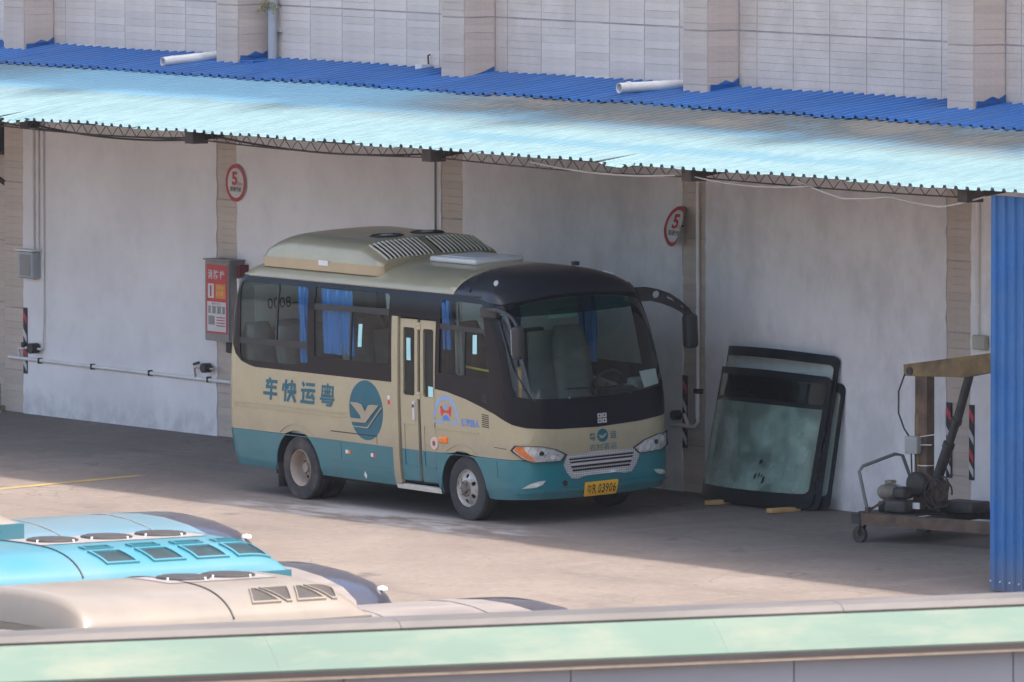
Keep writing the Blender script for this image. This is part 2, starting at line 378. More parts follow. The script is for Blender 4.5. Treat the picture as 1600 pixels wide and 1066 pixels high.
# plaster infill: ragged edges lapping over the pillars
plab = ['white plaster wall panel with the low white pipe, left of the hydrant cabinet', 'white plaster wall panel behind the rear half of the bus',
        'grubby white plaster wall panel behind the bus windscreen with a round speed sign', 'white plaster wall panel behind the leaning windscreens and crane mast',
        'narrow strip of white plaster wall right of the striped pillar']
for i in range(5):
    xa, xb = PIL[i]+PW/2, PIL[i+1]-PW/2
    le, re = [], []
    z = -.12
    while z < 4.66:
        q = 1 if 0 < z < 4.5 else 0
        le.append((xa-.012+q*random.gauss(0, .008), z)); re.append((xb+.012+q*random.gauss(0, .008), z)); z += random.uniform(.06, .16)
    poly = [(x, z) for x, z in le[:1]] + [(re[0][0], re[0][1])] + re[1:] + le[:0:-1]
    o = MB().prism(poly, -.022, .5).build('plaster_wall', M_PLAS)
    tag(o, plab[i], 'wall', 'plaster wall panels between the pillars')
# upper wall
t = thing('tiled_wall', 'upper wall of pale tile panels with dark grooves, above the blue canopy', 'wall', (-5, .46, 4.6))
inv = INV[t.name]
MB().box(-34, 40, .47, .8, 4.55, 24).build('wall_core', M_GROUT, t)
MB().box(-34, PIL[0]-PW/2, .455, .8, -.1, 4.55).build('lower_wall_core', M_GROUTL, t)
SW = .733; rest = MB(); cnt = 0
def vis(x, z): return (x > -17.6-.9*(z-4.8)) and x < 7.2 and z < 4.78 + .95 + .022*(x+16)*1.6
for i in range(-1, 6):
    xa = PIL[i]+PW/2 if i >= 0 else -22.; xb = PIL[i+1]-PW/2 if i < 5 else 14.
    x = xb
    while x > xa+.05:
        xl = max(xa, x-SW)
        for a, b in courses(4.62, 8.6):
            w = x-xl-.014
            if vis(xl, a) and cnt < 300:
                place_tile(t, inv, w, b-a, (xl+.007, .4705, a), 'w'); cnt += 1
            else: rest.box(xl+.007, x-.007, .461, .4699, a, b)
        x = xl
o = rest.build('tile_field', M_TILE, t); o['kind'] = 'stuff'
for a, b in courses(0, 4.5):
    place_tile(t, inv, .9, b-a, (-17.16, .4545, a), 'p')
print('wall tiles', cnt)

# ---- canopy of corrugated sheets
def canopy_mat(N, L, p):
    g = N.new('ShaderNodeNewGeometry'); sp = N.new('ShaderNodeSeparateXYZ'); L.new(g.outputs['Position'], sp.inputs[0])
    X, Y = sp.outputs[0], sp.outputs[1]
    streak = nz(N, L, wmap(N, L, (9, .55, 1)), 1.9, 6, .65); blot = nz(N, L, wmap(N, L, (.5, .9, 1)), .9, 6, .6); fine = nz(N, L, wmap(N, L, (18, 1.0, 1)), 2.4, 6, .65)
    wobY = fmath(N, L, 'ADD', Y, fmath(N, L, 'MULTIPLY', fmath(N, L, 'SUBTRACT', streak, .5), .55))
    wobB = fmath(N, L, 'ADD', wobY, fmath(N, L, 'MULTIPLY', fmath(N, L, 'SUBTRACT', blot, .5), .9))
    c = mixc(N, L, mrange(N, L, fine, .35, .65, 0, 1), (.150, .258, .290), (.195, .310, .340))
    # upper part: blue of the building's shade painted in; low right: less faded band
    up = mrange(N, L, wobY, -2.35, -2.05, 0, .8)
    c = mixc(N, L, up, c, (.17, .40, .56))
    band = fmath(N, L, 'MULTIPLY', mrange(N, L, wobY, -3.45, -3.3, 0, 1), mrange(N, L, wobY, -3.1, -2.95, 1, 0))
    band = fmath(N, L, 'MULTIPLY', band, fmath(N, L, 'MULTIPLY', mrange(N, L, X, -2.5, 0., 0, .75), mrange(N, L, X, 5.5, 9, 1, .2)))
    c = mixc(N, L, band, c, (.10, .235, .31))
    # grey-brown grime washed down from the ridge on the right-hand half
    gr = fmath(N, L, 'MULTIPLY', mrange(N, L, wobB, -2.7, -1.5, 0, 1), mrange(N, L, X, -6.5, -2.0, .12, .9))
    gr = fmath(N, L, 'MULTIPLY', gr, mrange(N, L, blot, .28, .5, .5, 1))
    c = mixc(N, L, gr, c, mixc(N, L, mrange(N, L, blot, .45, .65, 0, 1), (.115, .112, .10), (.22, .19, .145)))
    gl = fmath(N, L, 'MULTIPLY', mrange(N, L, wobB, -2.3, -1.3, 0, .55), mrange(N, L, X, -14.5, -12.0, 1, 0)); c = mixc(N, L, gl, c, (.09, .10, .11))
    c = mixc(N, L, mrange(N, L, streak, .62, .75, 0, .25), c, (.17, .19, .185))
    # dark lines at the foot of every rib: rib shading and dirt painted in
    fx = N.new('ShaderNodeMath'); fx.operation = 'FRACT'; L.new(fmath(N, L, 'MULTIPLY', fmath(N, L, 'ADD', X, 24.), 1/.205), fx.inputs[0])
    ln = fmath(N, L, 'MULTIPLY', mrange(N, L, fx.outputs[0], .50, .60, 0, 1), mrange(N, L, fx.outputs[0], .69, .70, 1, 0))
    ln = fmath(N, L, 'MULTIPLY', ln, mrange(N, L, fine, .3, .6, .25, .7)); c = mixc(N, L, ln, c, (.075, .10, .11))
    L.new(c, p.inputs['Base Color']); p.inputs['Roughness'].default_value = .6
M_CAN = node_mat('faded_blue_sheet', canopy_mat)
M_BLUE = pm('blue_sheet', (.012, .105, .33), .45, var=.12, scale=1.2, rnd=.06, dirt=(.07, .13, .26), dirt_amt=.5, dscale=1.4, stretch=(3, .6, 1))
M_BLUEW = pm('blue_wall_sheet', (.014, .115, .33), .5, var=.10, scale=1.5, rnd=.05, dirt=(.06, .15, .30), dirt_amt=.6, dscale=1.6, low=((.16, .16, .17), -.15, .30, .75), fine=.06)
M_STEEL = pm('rusty_steel', (.060, .046, .042), .8, var=.3, scale=6, dirt=(.085, .052, .036), dirt_amt=.5)
M_WHITEP = pm('white_pvc', (.72, .71, .68), .45, var=.06, dirt=(.42, .38, .32), dirt_amt=.4)
canopy = thing('canopy', 'long lean-to canopy of faded blue corrugated sheets on lattice trusses', 'canopy', (-5, 0, 4.5))
CK = .57/4.46
def cz(y): return 4.82-CK*(.46-y)
def corrug(x0, n, pitch, h, y0, y1, zf, th=.004, jit=0.):
    """n trapezoid ribs starting at x0; sheet between y0 and y1 following zf(y)"""
    prof = []
    for k in range(n):
        b = x0+k*pitch
        prof += [(b, 0), (b+pitch*.62, 0), (b+pitch*.69, h), (b+pitch*.90, h)]
    prof.append((x0+n*pitch, 0))
    mb = MB(); m = len(prof); yy = [y0, y0+(y1-y0)*.35, y0+(y1-y0)*.7, y1]
    dz = [random.uniform(-1, 1)*jit for _ in yy]
    for s in (0, th): mb.add([(x, y, zf(y)+z+s+d) for y, d in zip(yy, dz) for x, z in prof], [(r*m+i, r*m+i+1, (r+1)*m+i+1, (r+1)*m+i) for r in range(3) for i in range(m-1)])
    q = len(mb.v)//2
    for r in (0, 3): mb.add([mb.v[r*m+i] for i in range(m)]+[mb.v[q+r*m+i] for i in range(m)], [(i, i+1, m+i+1, m+i) for i in range(m-1)])
    return mb
x = -24.
while x < 14:
    yd = -4.0+random.uniform(-.035, .03); bend = random.random() < .12
    mb = corrug(x+random.uniform(-.006, .006), 4, .205, .035, -.78, yd, lambda y: cz(y)-.012, jit=.008)
    if bend:
        for i, v in enumerate(mb.v):
            if v[1] < -3.9: mb.v[i] = (v[0], v[1]+.12*random.random(), v[2]-.045*math.sin((v[0]-x)/.82*math.pi))
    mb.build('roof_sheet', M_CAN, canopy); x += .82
x = -24.2
while x < 14:
    corrug(x, 4, .205, .032, .468, -.86+random.uniform(-.04, .03), lambda y: cz(y)+.026, jit=.006).build('ridge_sheet', M_BLUE, canopy); x += .82
# lattice trusses behind the eave, rafters, brackets
for i in range(-1, 5):
    xa = PIL[i]+.05 if i >= 0 else -21.; xb = PIL[i+1]-.05
    tr = MB(); y = -3.72; n = 18
    zt = cz(y)-.035; sag = random.uniform(.015, .06)
    def zb(u): return zt-.125-sag*math.sin(u*math.pi)
    def ztt(u): return zt-.012-.6*sag*math.sin(u*math.pi)
    for k in range(n):
        u0, u1 = k/n, (k+1)/n; xa0, xa1 = xa+(xb-xa)*u0, xa+(xb-xa)*u1; xm = (xa0+xa1)/2; um = (u0+u1)/2
        tr.beam((xa0, y, zb(u0)), (xa1, y, zb(u1)), .016, .016); tr.beam((xa0, y, ztt(u0)), (xa1, y, ztt(u1)), .02, .018)
        tr.beam((xa0, y, zb(u0)), (xm, y, ztt(um)), .007, .007); tr.beam((xm, y, ztt(um)), (xa1, y, zb(u1)), .007, .007)
    tr.build('truss', M_STEEL, canopy)
    for yy in (-2.5, -1.2):
        MB().beam((xa, yy, cz(yy)-.06), (xb, yy, cz(yy)-.06), .05, .06).build('purlin', M_STEEL, canopy)
for px in PIL:
    MB().beam((px, .0, cz(0)-.14), (px, -3.86, cz(-3.86)-.105), .09, .10).box(px-.10, px+.08, -3.88, -3.66, cz(-3.8)-.19, cz(-3.8)-.04).build('rafter', M_STEEL, canopy)
# blue upturned flashings at the pilaster feet
for k, px in enumerate(PIL[:5]):
    x = px+PW/2
    if k == 2:
        MB().add([(x+.01, .02, cz(.02)+.03), (x+.01, .44, cz(.44)+.03), (x+.012, .44, cz(.44)+.12), (x+.012, .3, cz(.3)+.08), (x+.012, .1, cz(.1)+.05)], [(0, 1, 2, 3, 4)]).build('flashing', M_BLUE, canopy); continue
    h = .12 if k else .10
    pts = [(.02, 0.), (.44, 0.), (.44, h+.03*random.random()), (.34, h*.8), (.24, h+.02), (.13, h*.85), (.02, h)]
    mb = MB(); m = len(pts)
    for dx in (.012, .03): mb.add([(x+dx+(.02 if i > 2 else 0)*random.random(), y, cz(y)+.02+z) for i, (y, z) in enumerate(pts)], [tuple(range(m))])
    mb.add(mb.v[:m]+mb.v[m:], [(i, (i+1) % m, m+(i+1) % m, m+i) for i in range(m)])
    mb.build('flashing', M_BLUE, canopy)
MB().box(PIL[1]+.3, PIL[1]+.62, -.02, .4, cz(.2)+.02, cz(.2)+.06).build('flashing', M_BLUE, canopy)
# pvc drain stubs lying on the canopy
for nm, x, y0, y1, z0, z1, l in (('drain_pipe', -11.55, -.52, .46, 4.80, 4.87, 'white plastic drain pipe stub lying on the canopy, left of the downpipe'),
                           ('drain_pipe', -1.30, -.58, .46, 4.84, 4.86, 'white plastic drain pipe stub lying on the canopy, right half of the picture')):
    tp = thing(nm, l, 'pipe', (x, y0, z0), 'white drain stubs on the canopy')
    mb = MB(); r = .062; n = 20
    ring = lambda rad, y, z: [(x+rad*math.cos(2*math.pi*k/n), y, z+rad*math.sin(2*math.pi*k/n)) for k in range(n)]
    V = ring(r, y0, z0)+ring(r, y1, z1)+ring(r*.88, y0, z0)+ring(r*.88, y1, z1); F = []
    for k in range(n):
        j = (k+1) % n; F += [(k, j, n+j, n+k), (2*n+k, 3*n+k, 3*n+j, 2*n+j), (k, 2*n+k, 2*n+j, j)]
    mb.add(V, F, True); mb.build('pipe_wall', M_WHITEP, tp, 40)
    MB().tube([(x, y0+.12, z0+.01), (x, y0+.16, z0+.01)], r*1.06, 20).build('pipe_collar', M_WHITEP, tp)
# grey downpipe with a weed growing from its joint
M_GPIPE = pm('grey_pipe', (.40, .43, .46), .5, var=.12, dirt=(.28, .26, .24), dirt_amt=.4)
tp = thing('downpipe', 'grey plastic downpipe on the tiled wall beside a pilaster', 'pipe', (-10.33, .36, 4.8))
MB().tube([(-10.33, .36, 4.80), (-10.33, .36, 9.)], .058, 16).build('pipe_wall', M_GPIPE, tp)
MB().tube([(-10.33, .36, 5.50), (-10.33, .36, 5.60)], .068, 16).build('pipe_collar', M_GPIPE, tp)
MB().box(-10.42, -10.24, .42, .47, 5.2, 5.23).build('pipe_bracket', M_GPIPE, tp)
M_LEAF = pm('weed_leaf', (.17, .19, .06), .7, var=.4, scale=20, dirt=(.30, .20, .08), dirt_amt=.8, dscale=9)
tp = thing('weed', 'small yellow-green weed growing at the top of the grey downpipe', 'plant', (-10.28, .33, 5.6))
sm = MB(); lf = MB()
for k in range(9):
    a = random.uniform(0, 6.28); b = Vector((-10.27, .34, 5.58)); e = b+Vector((.16*math.cos(a), -.05-.10*random.random(), random.uniform(-.16, .2)))
    sm.tube([b, b.lerp(e, .5)+Vector((0, 0, .04)), e], .004, 5)
    for q in range(16):
        c = b.lerp(e, random.uniform(.25, 1.05))+Vector([random.gauss(0, .025) for _ in range(3)]); d = Vector([random.gauss(0, 1) for _ in range(3)]).normalized(); s = d.orthogonal().normalized()
        l = random.uniform(.02, .045); lf.add([c, c+d*l*.5+s*l*.3, c+d*l, c+d*l*.5-s*l*.3], [(0, 1, 2, 3)])
sm.build('stem', M_LEAF, tp); lf.build('foliage', M_LEAF, tp)
# small bent hook bracket sticking up by the third pilaster
o = MB().tube([(-6.88, .44, 4.78), (-6.87, .42, 5.02), (-6.80, .40, 5.03)], .012, 6).build('hook', M_STEEL); tag(o, 'small bent steel hook standing at the wall foot above the canopy', 'hook')
o = MB().box(-6.98, -6.84, .30, .44, cz(.37)+.04, cz(.37)+.10).build('plastic_scrap', M_WHITEP); tag(o, 'white plastic scrap lying on the ridge sheets below the bent hook', 'scrap')

# ---- blue corrugated partition at the right
t = thing('corrugated_wall', 'bright blue corrugated sheet wall at the right edge of the yard', 'wall', (12, -3.88, gz(-3.88)))
x = 10.43
def wallsheet(x0, n):
    prof = []; pitch = .17; h = .028
    for k in range(n):
        b = x0+k*pitch; prof += [(b, 0), (b+.05, 0), (b+.062, h), (b+.105, h), (b+.117, 0)]
    prof.append((x0+n*pitch, 0)); m = len(prof); mb = MB(); zb = gz(-3.88)+.02
    for s in (0, .004): mb.add([(px, -3.88-d+s, z) for z in (zb, 4.19) for px, d in prof], [(i, i+1, m+i+1, m+i) for i in range(m-1)])
    mb.add([mb.v[i] for i in range(m)]+[mb.v[2*m+i] for i in range(m)], [(i, i+1, m+i+1, m+i) for i in range(m-1)])
    mb.add([mb.v[0], mb.v[m], mb.v[3*m], mb.v[2*m]], [(0, 1, 2, 3)])
    return mb
for k in range(6): wallsheet(x+k*.85, 5).build('wall_sheet', M_BLUEW, t)
for k in range(4): MB().tube([(10.46+.17*k, -3.885, gz(-3.88)+.12), (10.46+.17*k, -3.90, gz(-3.88)+.12)], .010, 8).build('screw', M_WHITEP, t)
MB().beam((10.5, -3.80, 0), (10.5, -3.80, 4.15), .06, .06).beam((12.4, -3.8, 0), (12.4, -3.8, 4.15), .06, .06).beam((10.5, -3.82, 1.0), (15, -3.82, 1.0), .05, .05).beam((10.5, -3.82, 3.0), (15, -3.82, 3.0), .05, .05).build('frame', M_STEEL, t)

# ================================================================== THE SMALL BUS
def cr(tab,x):
    n=len(tab)
    if x<=tab[0][0]: return tab[0][1]
    if x>=tab[-1][0]: return tab[-1][1]
    for i in range(n-1):
        if x<=tab[i+1][0]:
            x0,y0=tab[i];x1,y1=tab[i+1];h=x1-x0
            d=(y1-y0)/h
            m0=d if i==0 else (lambda e:0 if e*d<=0 else 2*e*d/(e+d))((y0-tab[i-1][1])/(x0-tab[i-1][0]))
            m1=d if i==n-2 else (lambda e:0 if e*d<=0 else 2*e*d/(e+d))((tab[i+2][1]-y1)/(tab[i+2][0]-x1))
            t=(x-x0)/h
            return (2*t**3-3*t*t+1)*y0+(t**3-2*t*t+t)*h*m0+(-2*t**3+3*t*t)*y1+(t**3-t*t)*h*m1
W_T=[(.28,1.06),(.45,1.095),(.8,1.11),(1.3,1.11),(1.6,1.10),(2.0,1.085),(2.4,1.06),(2.58,1.03),(2.68,.985),(2.76,.90),(2.84,.74),(2.9,.5),(2.935,.22),(2.945,0)]
A_T=[(.28,1.04),(.36,1.09),(.5,1.115),(1.0,1.12),(1.3,1.115),(1.52,1.10),(1.79,1.04),(2.11,.92),(2.39,.77),(2.6,.64),(2.68,.57),(2.76,.46),(2.84,.28),(2.9,.0),(2.935,-.4),(2.945,-.6)]
R_T=[(.28,-5.1),(.6,-5.17),(.9,-5.2),(1.5,-5.17),(2.0,-5.11),(2.4,-5.04),(2.6,-4.98),(2.7,-4.9),(2.78,-4.78),(2.86,-4.55),(2.92,-4.3),(2.945,-4.1)]
def wz(z): return cr(W_T,z)
def Az(z): return cr(A_T,z)
def Rz(z): return cr(R_T,z)
def a0z(z): return min(.2,Az(z)-.47)
NS=7.0
def _tab():
    pts=[]
    K=4000
    for i in range(K+1):
        ph=-math.pi/2+math.pi*i/K
        c=abs(math.cos(ph))**(2/NS); s=math.copysign(abs(math.sin(ph))**(2/NS),math.sin(ph))
        pts.append((c,s))
    L=[0]
    for i in range(K):
        L.append(L[-1]+math.hypot((pts[i+1][0]-pts[i][0])*.92,(pts[i+1][1]-pts[i][1])*1.1))
    N=600;out=[];j=0
    for k in range(N+1):
        t=L[-1]*k/N
        while j<K-1 and L[j+1]<t: j+=1
        f=(t-L[j])/max(1e-9,L[j+1]-L[j]); f=min(1,max(0,f))
        out.append((pts[j][0]+(pts[j+1][0]-pts[j][0])*f,pts[j][1]+(pts[j+1][1]-pts[j][1])*f))
    return out,L[-1]
STAB,LF=_tab()
RR=.14
def P(u,z,off=0.0):
    if off:
        e=.004
        p=P(u,z);q=P(u+e,z);q0=P(u-e,z);r=P(u,min(z+e,2.944));r0=P(u,z-e)
        x=[q[i]-q0[i] for i in range(3)];y=[r[i]-r0[i] for i in range(3)]
        n=(x[1]*y[2]-x[2]*y[1],x[2]*y[0]-x[0]*y[2],x[0]*y[1]-x[1]*y[0])
        l=math.sqrt(sum(c*c for c in n)) or 1
        return tuple(p[i]+n[i]/l*off for i in range(3))
    w=wz(z);A=Az(z);a0=a0z(z);R=Rz(z);rr=min(RR,w)
    if u<0 or u>LF:
        sg=-1 if u<0 else 1
        d=-u if u<0 else u-LF
        a=a0-d
        if a>=R+rr: return (a,sg*w,z)
        d2=(R+rr)-a; q=math.pi/2*rr
        if d2<q:
            th=d2/rr
            return (R+rr-rr*math.sin(th),sg*(w-rr+rr*math.cos(th)),z)
        b=max(0,w-rr-(d2-q))
        return (R,sg*b,z)
    t=u/LF*600; i=min(599,int(t)); f=t-i
    c=STAB[i][0]+(STAB[i+1][0]-STAB[i][0])*f; s=STAB[i][1]+(STAB[i+1][1]-STAB[i][1])*f
    return (a0+(A-a0)*c,w*s,z)
def ub(b,z):   # u on the front for a given b (|b|<w)
    lo,hi=0,LF
    for _ in range(40):
        m=(lo+hi)/2
        if P(m,z)[1]<b: lo=m
        else: hi=m
    return lo
def ua(a,z): # u on near side / corner for given a
    a0=a0z(z)
    if a<=a0: return a-a0
    lo,hi=0,LF*.5
    for _ in range(40):
        m=(lo+hi)/2
        if P(m,z)[0]<a: lo=m
        else: hi=m
    return lo
KAP = .042; BY0 = -2.52
bus = thing('minibus', 'small champagne-gold and teal bus parked under the canopy, yellow number plate', 'bus', (0, BY0, G_SLOPE*BY0), rot=(KAP, 0, 0))
M_GOLD = pm('gold_paint', (.42, .372, .240), .34, metal=.25, var=.05, scale=1.5, dirt=(.31, .26, .19), dirt_amt=.4, dscale=1.4, coat=.35, low=((.24, .20, .16), .75, 1.05, .35), fine=.03)
M_TEAL = pm('teal_paint', (.004, .150, .180), .32, var=.07, scale=1.5, dirt=(.03, .12, .145), dirt_amt=.4, dscale=1.6, coat=.4, low=((.17, .165, .15), .20, .50, .40), fine=.04)
M_BLK = pm('black_gloss', (.008, .009, .013), .20, var=.15, spec=.20)
M_BLKM = pm('black_plastic', (.022, .022, .024), .5, var=.2)
M_CAP = pm('black_roof_cap', (.018, .020, .028), .30, var=.2, scale=2, dirt=(.05, .05, .055), dirt_amt=.35)
M_RUB = pm('rubber', (.035, .033, .032), .85, var=.2, scale=5, dirt=(.14, .115, .095), dirt_amt=.75, dscale=2.5)
M_RUBF = pm('rubber_front', (.030, .030, .032), .8, var=.2, scale=5, dirt=(.09, .08, .072), dirt_amt=.5, dscale=3)
M_RIM = pm('rim_silver', (.42, .40, .36), .5, metal=.3, var=.15, scale=8, dirt=(.16, .13, .10), dirt_amt=.8, dscale=7)
M_RIMD = pm('rim_dusty', (.36, .29, .23), .85, var=.15, scale=5, dirt=(.16, .11, .09), dirt_amt=.6, dscale=5)
M_HUB = pm('hub_rust', (.15, .12, .10), .8, var=.35, scale=20)
M_DARK = pm('dark_underside', (.020, .020, .022), .9, var=.3)
M_GLASS = glass('window_glass', (.80, .86, .85), .50)
M_WS = glass('windscreen_glass', (.82, .88, .87), .80)
M_TINT = glass('tint_band_glass', (.22, .50, .48), .5)
M_SILV = pm('silver_trim', (.62, .62, .62), .35, metal=.6, var=.1)
M_CHR = pm('lamp_chrome', (.72, .72, .72), .25, metal=.35, var=.35, scale=26)
M_AMB = pm('amber_lens', (.85, .20, .02), .25, var=.3, scale=60)
M_WHT = pm('white_plastic', (.70, .70, .68), .4, var=.05)
M_SEAT = pm('seat_cloth', (.21, .22, .21), .85, var=.15, scale=8)
M_SEATD = pm('seat_back', (.17, .18, .18), .8, var=.15, scale=8)
M_CURT = pm('blue_curtain', (.06, .24, .60), .85, var=.15, scale=4, stretch=(1, 1, .3))
M_INT = pm('interior_grey', (.42, .43, .42), .7, var=.1)
M_CYAN = pm('cyan_sticker', (.42, .74, .74), .5, var=.05)
M_RAILY = pm('yellow_rail', (.75, .60, .06), .4, var=.05)
M_RAILO = pm('orange_rail', (.85, .36, .03), .4, var=.05)
def S(off=0.): return lambda u, z, d: P(u, z, off-d) if (off-d) else P(u, z)
def bp(name, outer, mat, off=0., holes=(), parent=None, du=.09, dz=.09, thick=.012):
    return patch(name, outer, S(off if off else 1e-6), mat, parent or bus, holes, du, dz, thick)
def U(pts): return [(a-.2, z) for a, z in pts]
def mir(pts): return [(LF-u, z) for u, z in pts]
# --- skirt
def arch(cu, cz_, r, z0, n=18):
    dx = math.sqrt(max(0, r*r-(z0-cz_)**2)); a0 = math.degrees(math.atan2(z0-cz_, -dx)); a1 = math.degrees(math.atan2(z0-cz_, dx))
    if a0 < 0: a0 += 360
    return [(cu+r*math.cos(math.radians(a0+(a1-a0)*k/n)), cz_+r*math.sin(math.radians(a0+(a1-a0)*k/n))) for k in range(n+1)]
RA = arch(-3.86, .36, .485, .335); FA = arch(-.32, .36, .47, .305)
def clip_top(pts, z): return [(u, min(v, z)) for u, v in pts]
skirtA = [(-6.42, .36), (-5.3, .35)]+clip_top(RA, .775)+[(-1.77, .325), (-1.77, .78), (-6.42, .79)]
skA = bp('skirt_panel', skirtA, M_TEAL)
frontbot = [(.3, .295), (.8, .315), (1.46, .292), (LF/2, .29)]
fb = frontbot+[(LF-u, z) for u, z in frontbot[-2::-1]]
FAm = [(LF-u, z) for u, z in FA[::-1]]; RAm = [(LF-u, z) for u, z in RA[::-1]]
skirtB = [(-.86, .30)]+clip_top(FA, .775)+fb+clip_top(FAm, .775)+clip_top(RAm, .775)+[(LF+5.3, .35), (LF+6.42, .36), (LF+6.42, .79), (LF+1, .78), (-.86, .78)]
skB = bp('front_skirt_panel', skirtB, M_TEAL)
lip = bp('bumper_lip', [(.72, .395), (1.0, .425), (1.3, .435), (1.62, .415), (2.13, .415), (2.45, .435), (2.75, .425), (LF-.72, .395), (LF/2, .375)], M_TEAL, .022, parent=skB, thick=.02)
for pts in ([(-5.05, .50), (-4.6, .495), (-4.6, .507), (-5.05, .512)], [(-3.2, .487), (-1.85, .47), (-1.85, .482), (-3.2, .499)], [(-5.05, .56), (-4.6, .555), (-4.6, .560), (-5.05, .565)], [(-3.1, .535), (-1.85, .52), (-1.85, .525), (-3.1, .54)], [(-2.9, .56), (-2.89, .56), (-2.89, .77), (-2.9, .77)], [(.40, .55), (.41, .55), (.41, .76), (.40, .76)], [(.40, .55), (.70, .55), (.70, .56), (.40, .56)]):
    bp('pressed_line', pts, M_TEAL, .005, parent=skA, thick=.005)
# --- gold panels
rear_curve = U([(-4.53, 1.56), (-4.67, 1.58), (-4.84, 1.62), (-4.96, 1.70), (-5.02, 1.81), (-5.03, 1.94), (-5.01, 2.12), (-4.96, 2.37), (-4.91, 2.56), (-4.86, 2.63), (-4.77, 2.66)])
ra2 = [(u, z) for u, z in RA if z > .78]
goldA = [(-6.42, .79), (-4.12, .79)]+[(u, max(z, .787)) for u, z in ra2]+[(-3.6, .787), (-1.77, .78), (-1.77, 1.555)]+rear_curve+[(-6.42, 2.66)]
gA = bp('body_panel', goldA, M_GOLD)
curve = [(-.86, 1.53), (-.6, 1.51), (-.22, 1.45), (.1, 1.38), (.4, 1.305), (.54, 1.255), (.71, 1.20), (.9, 1.158), (1.3, 1.12), (LF/2, 1.10)]
curveF = curve+[(LF-u, z) for u, z in curve[-2::-1]]
fa2 = [(u, max(z, .787)) for u, z in FA if z > .78]; fam2 = [(LF-u, z) for u, z in fa2[::-1]]; ram2 = [(LF-u, max(z, .787)) for u, z in ra2[::-1]]
goldB = [(-.86, .78), (-.62, .787)]+fa2+[(0, .787), (.2, .787), (LF-.2, .787), (LF, .787)]+fam2+[(LF+.7, .787), (LF+3.5, .787)]+ram2+[(LF+4.2, .79), (LF+6.42, .79), (LF+6.42, 1.56), (LF+.86, 1.56)]+curveF[::-1]
gB = bp('front_body_panel', goldB, M_GOLD)
for pts in (U([(-5.0, 1.078), (-2.55, 1.072), (-2.55, 1.086), (-5.0, 1.092)]), U([(-5.0, 1.118), (-2.55, 1.124), (-2.55, 1.132), (-5.0, 1.126)]), U([(-.68, 1.06), (.25, 1.055), (.25, 1.07), (-.68, 1.075)]), U([(-.68, 1.075), (-.665, 1.075), (-.665, 1.13), (-.68, 1.13)])):
    bp('pressed_line', pts, M_GOLD, .010, parent=gA, thick=.01)
for cu, r in ((-3.86, .57), (-.32, .55)):
    o = arch(cu, .36, r, .80); i = arch(cu, .36, r-.010, .80)
    bp('wheel_arch_line', o+i[::-1], M_GOLD, .008, parent=gA, thick=.008, dz=.0)
bp('hatch_gap', U([(-2.9, .885), (-1.9, .882), (-1.9, .893), (-2.9, .896)]), M_DARK, .002, parent=gA, thick=.003)
bp('hatch_gap', U([(-1.912, .79), (-1.905, .79), (-1.905, .885), (-1.912, .885)]), M_DARK, .002, parent=gA, thick=.003)
bp('hatch_gap', [(.36, .915), (.60, .905), (.60, .912), (.36, .922)], M_DARK, .002, parent=gB, thick=.003)
# --- black window band, panes
W1 = rrect(-4.86-.2, 1.635, -3.38-.2, 2.585, .07); W2 = rrect(-3.23-.2, 1.76, -1.63-.2, 2.60, .04)
bandA = [(-1.77, 1.555)]+[(-1.77, 2.66)]+rear_curve[::-1]
band = bp('window_band', bandA[::-1], M_BLK, -.001, holes=[W1, W2])
bp('door_header', U([(-1.57, 2.345), (-.62, 2.345), (-.62, 2.66), (-1.57, 2.66)]), M_BLK, -.001)
W3 = U([(-.57, 1.725), (.52, 1.715), (.49, 1.95), (.44, 2.54), (.40, 2.575), (-.50, 2.585), (-.54, 2.55)])
WSL = [(.80, 2.50), (.73, 2.24), (.71, 1.94), (.735, 1.64), (.79, 1.53)]
WSB = [(.95, 1.50), (1.49, 1.462), (LF/2, 1.455)]; WST = [(1.02, 2.555), (1.3, 2.585), (1.58, 2.602), (LF/2, 2.608)]
ws_half = WST[::-1]+[(.88, 2.535)]+WSL+WSB
WS = ws_half+[(LF-u, z) for u, z in ws_half[-2:0:-1]]
topl = [(0, 2.66), (.5, 2.60), (.8, 2.575), (1.13, 2.61), (1.58, 2.638), (LF/2, 2.645)]
maskp = curveF+[(LF+.86, 2.66)]+[(LF-u, z) for u, z in topl[:-1]]+topl[::-1]+[(-.82, 2.66)]
W3m = [(LF-u, z) for u, z in W3[::-1]]
mask = bp('front_mask', maskp, M_BLK, -.001, holes=[WS, W3, W3m], du=.07, dz=.07)
farw = [rrect(LF+.9+.05+k*1.42, 1.70, LF+.9+1.35+k*1.42, 2.58, .05) for k in range(3)]
bp('far_window_band', [(LF+.862, 1.562), (LF+6.42, 1.562), (LF+6.42, 2.66), (LF+.862, 2.66)], M_BLK, -.001, holes=farw)
def inset(poly, k=1.01):
    cx = sum(p[0] for p in poly)/len(poly); cy = sum(p[1] for p in poly)/len(poly); return [(cx+(x-cx)*k, cy+(y-cy)*k) for x, y in poly]
for nm, w, g in (('window_pane', W1, M_GLASS), ('window_pane', W2, M_GLASS), ('window_pane', W3, M_GLASS), ('window_pane', W3m, M_GLASS)): bp(nm, inset(w), g, -.014, thick=.004)
for w in farw: bp('window_pane', inset(w), M_GLASS, -.014, thick=.004)
ws = bp('windscreen', inset(WS, 1.004), M_WS, -.010, du=.06, dz=.06, thick=.005)
tb = [(u, z) for u, z in WS if z > 2.45]
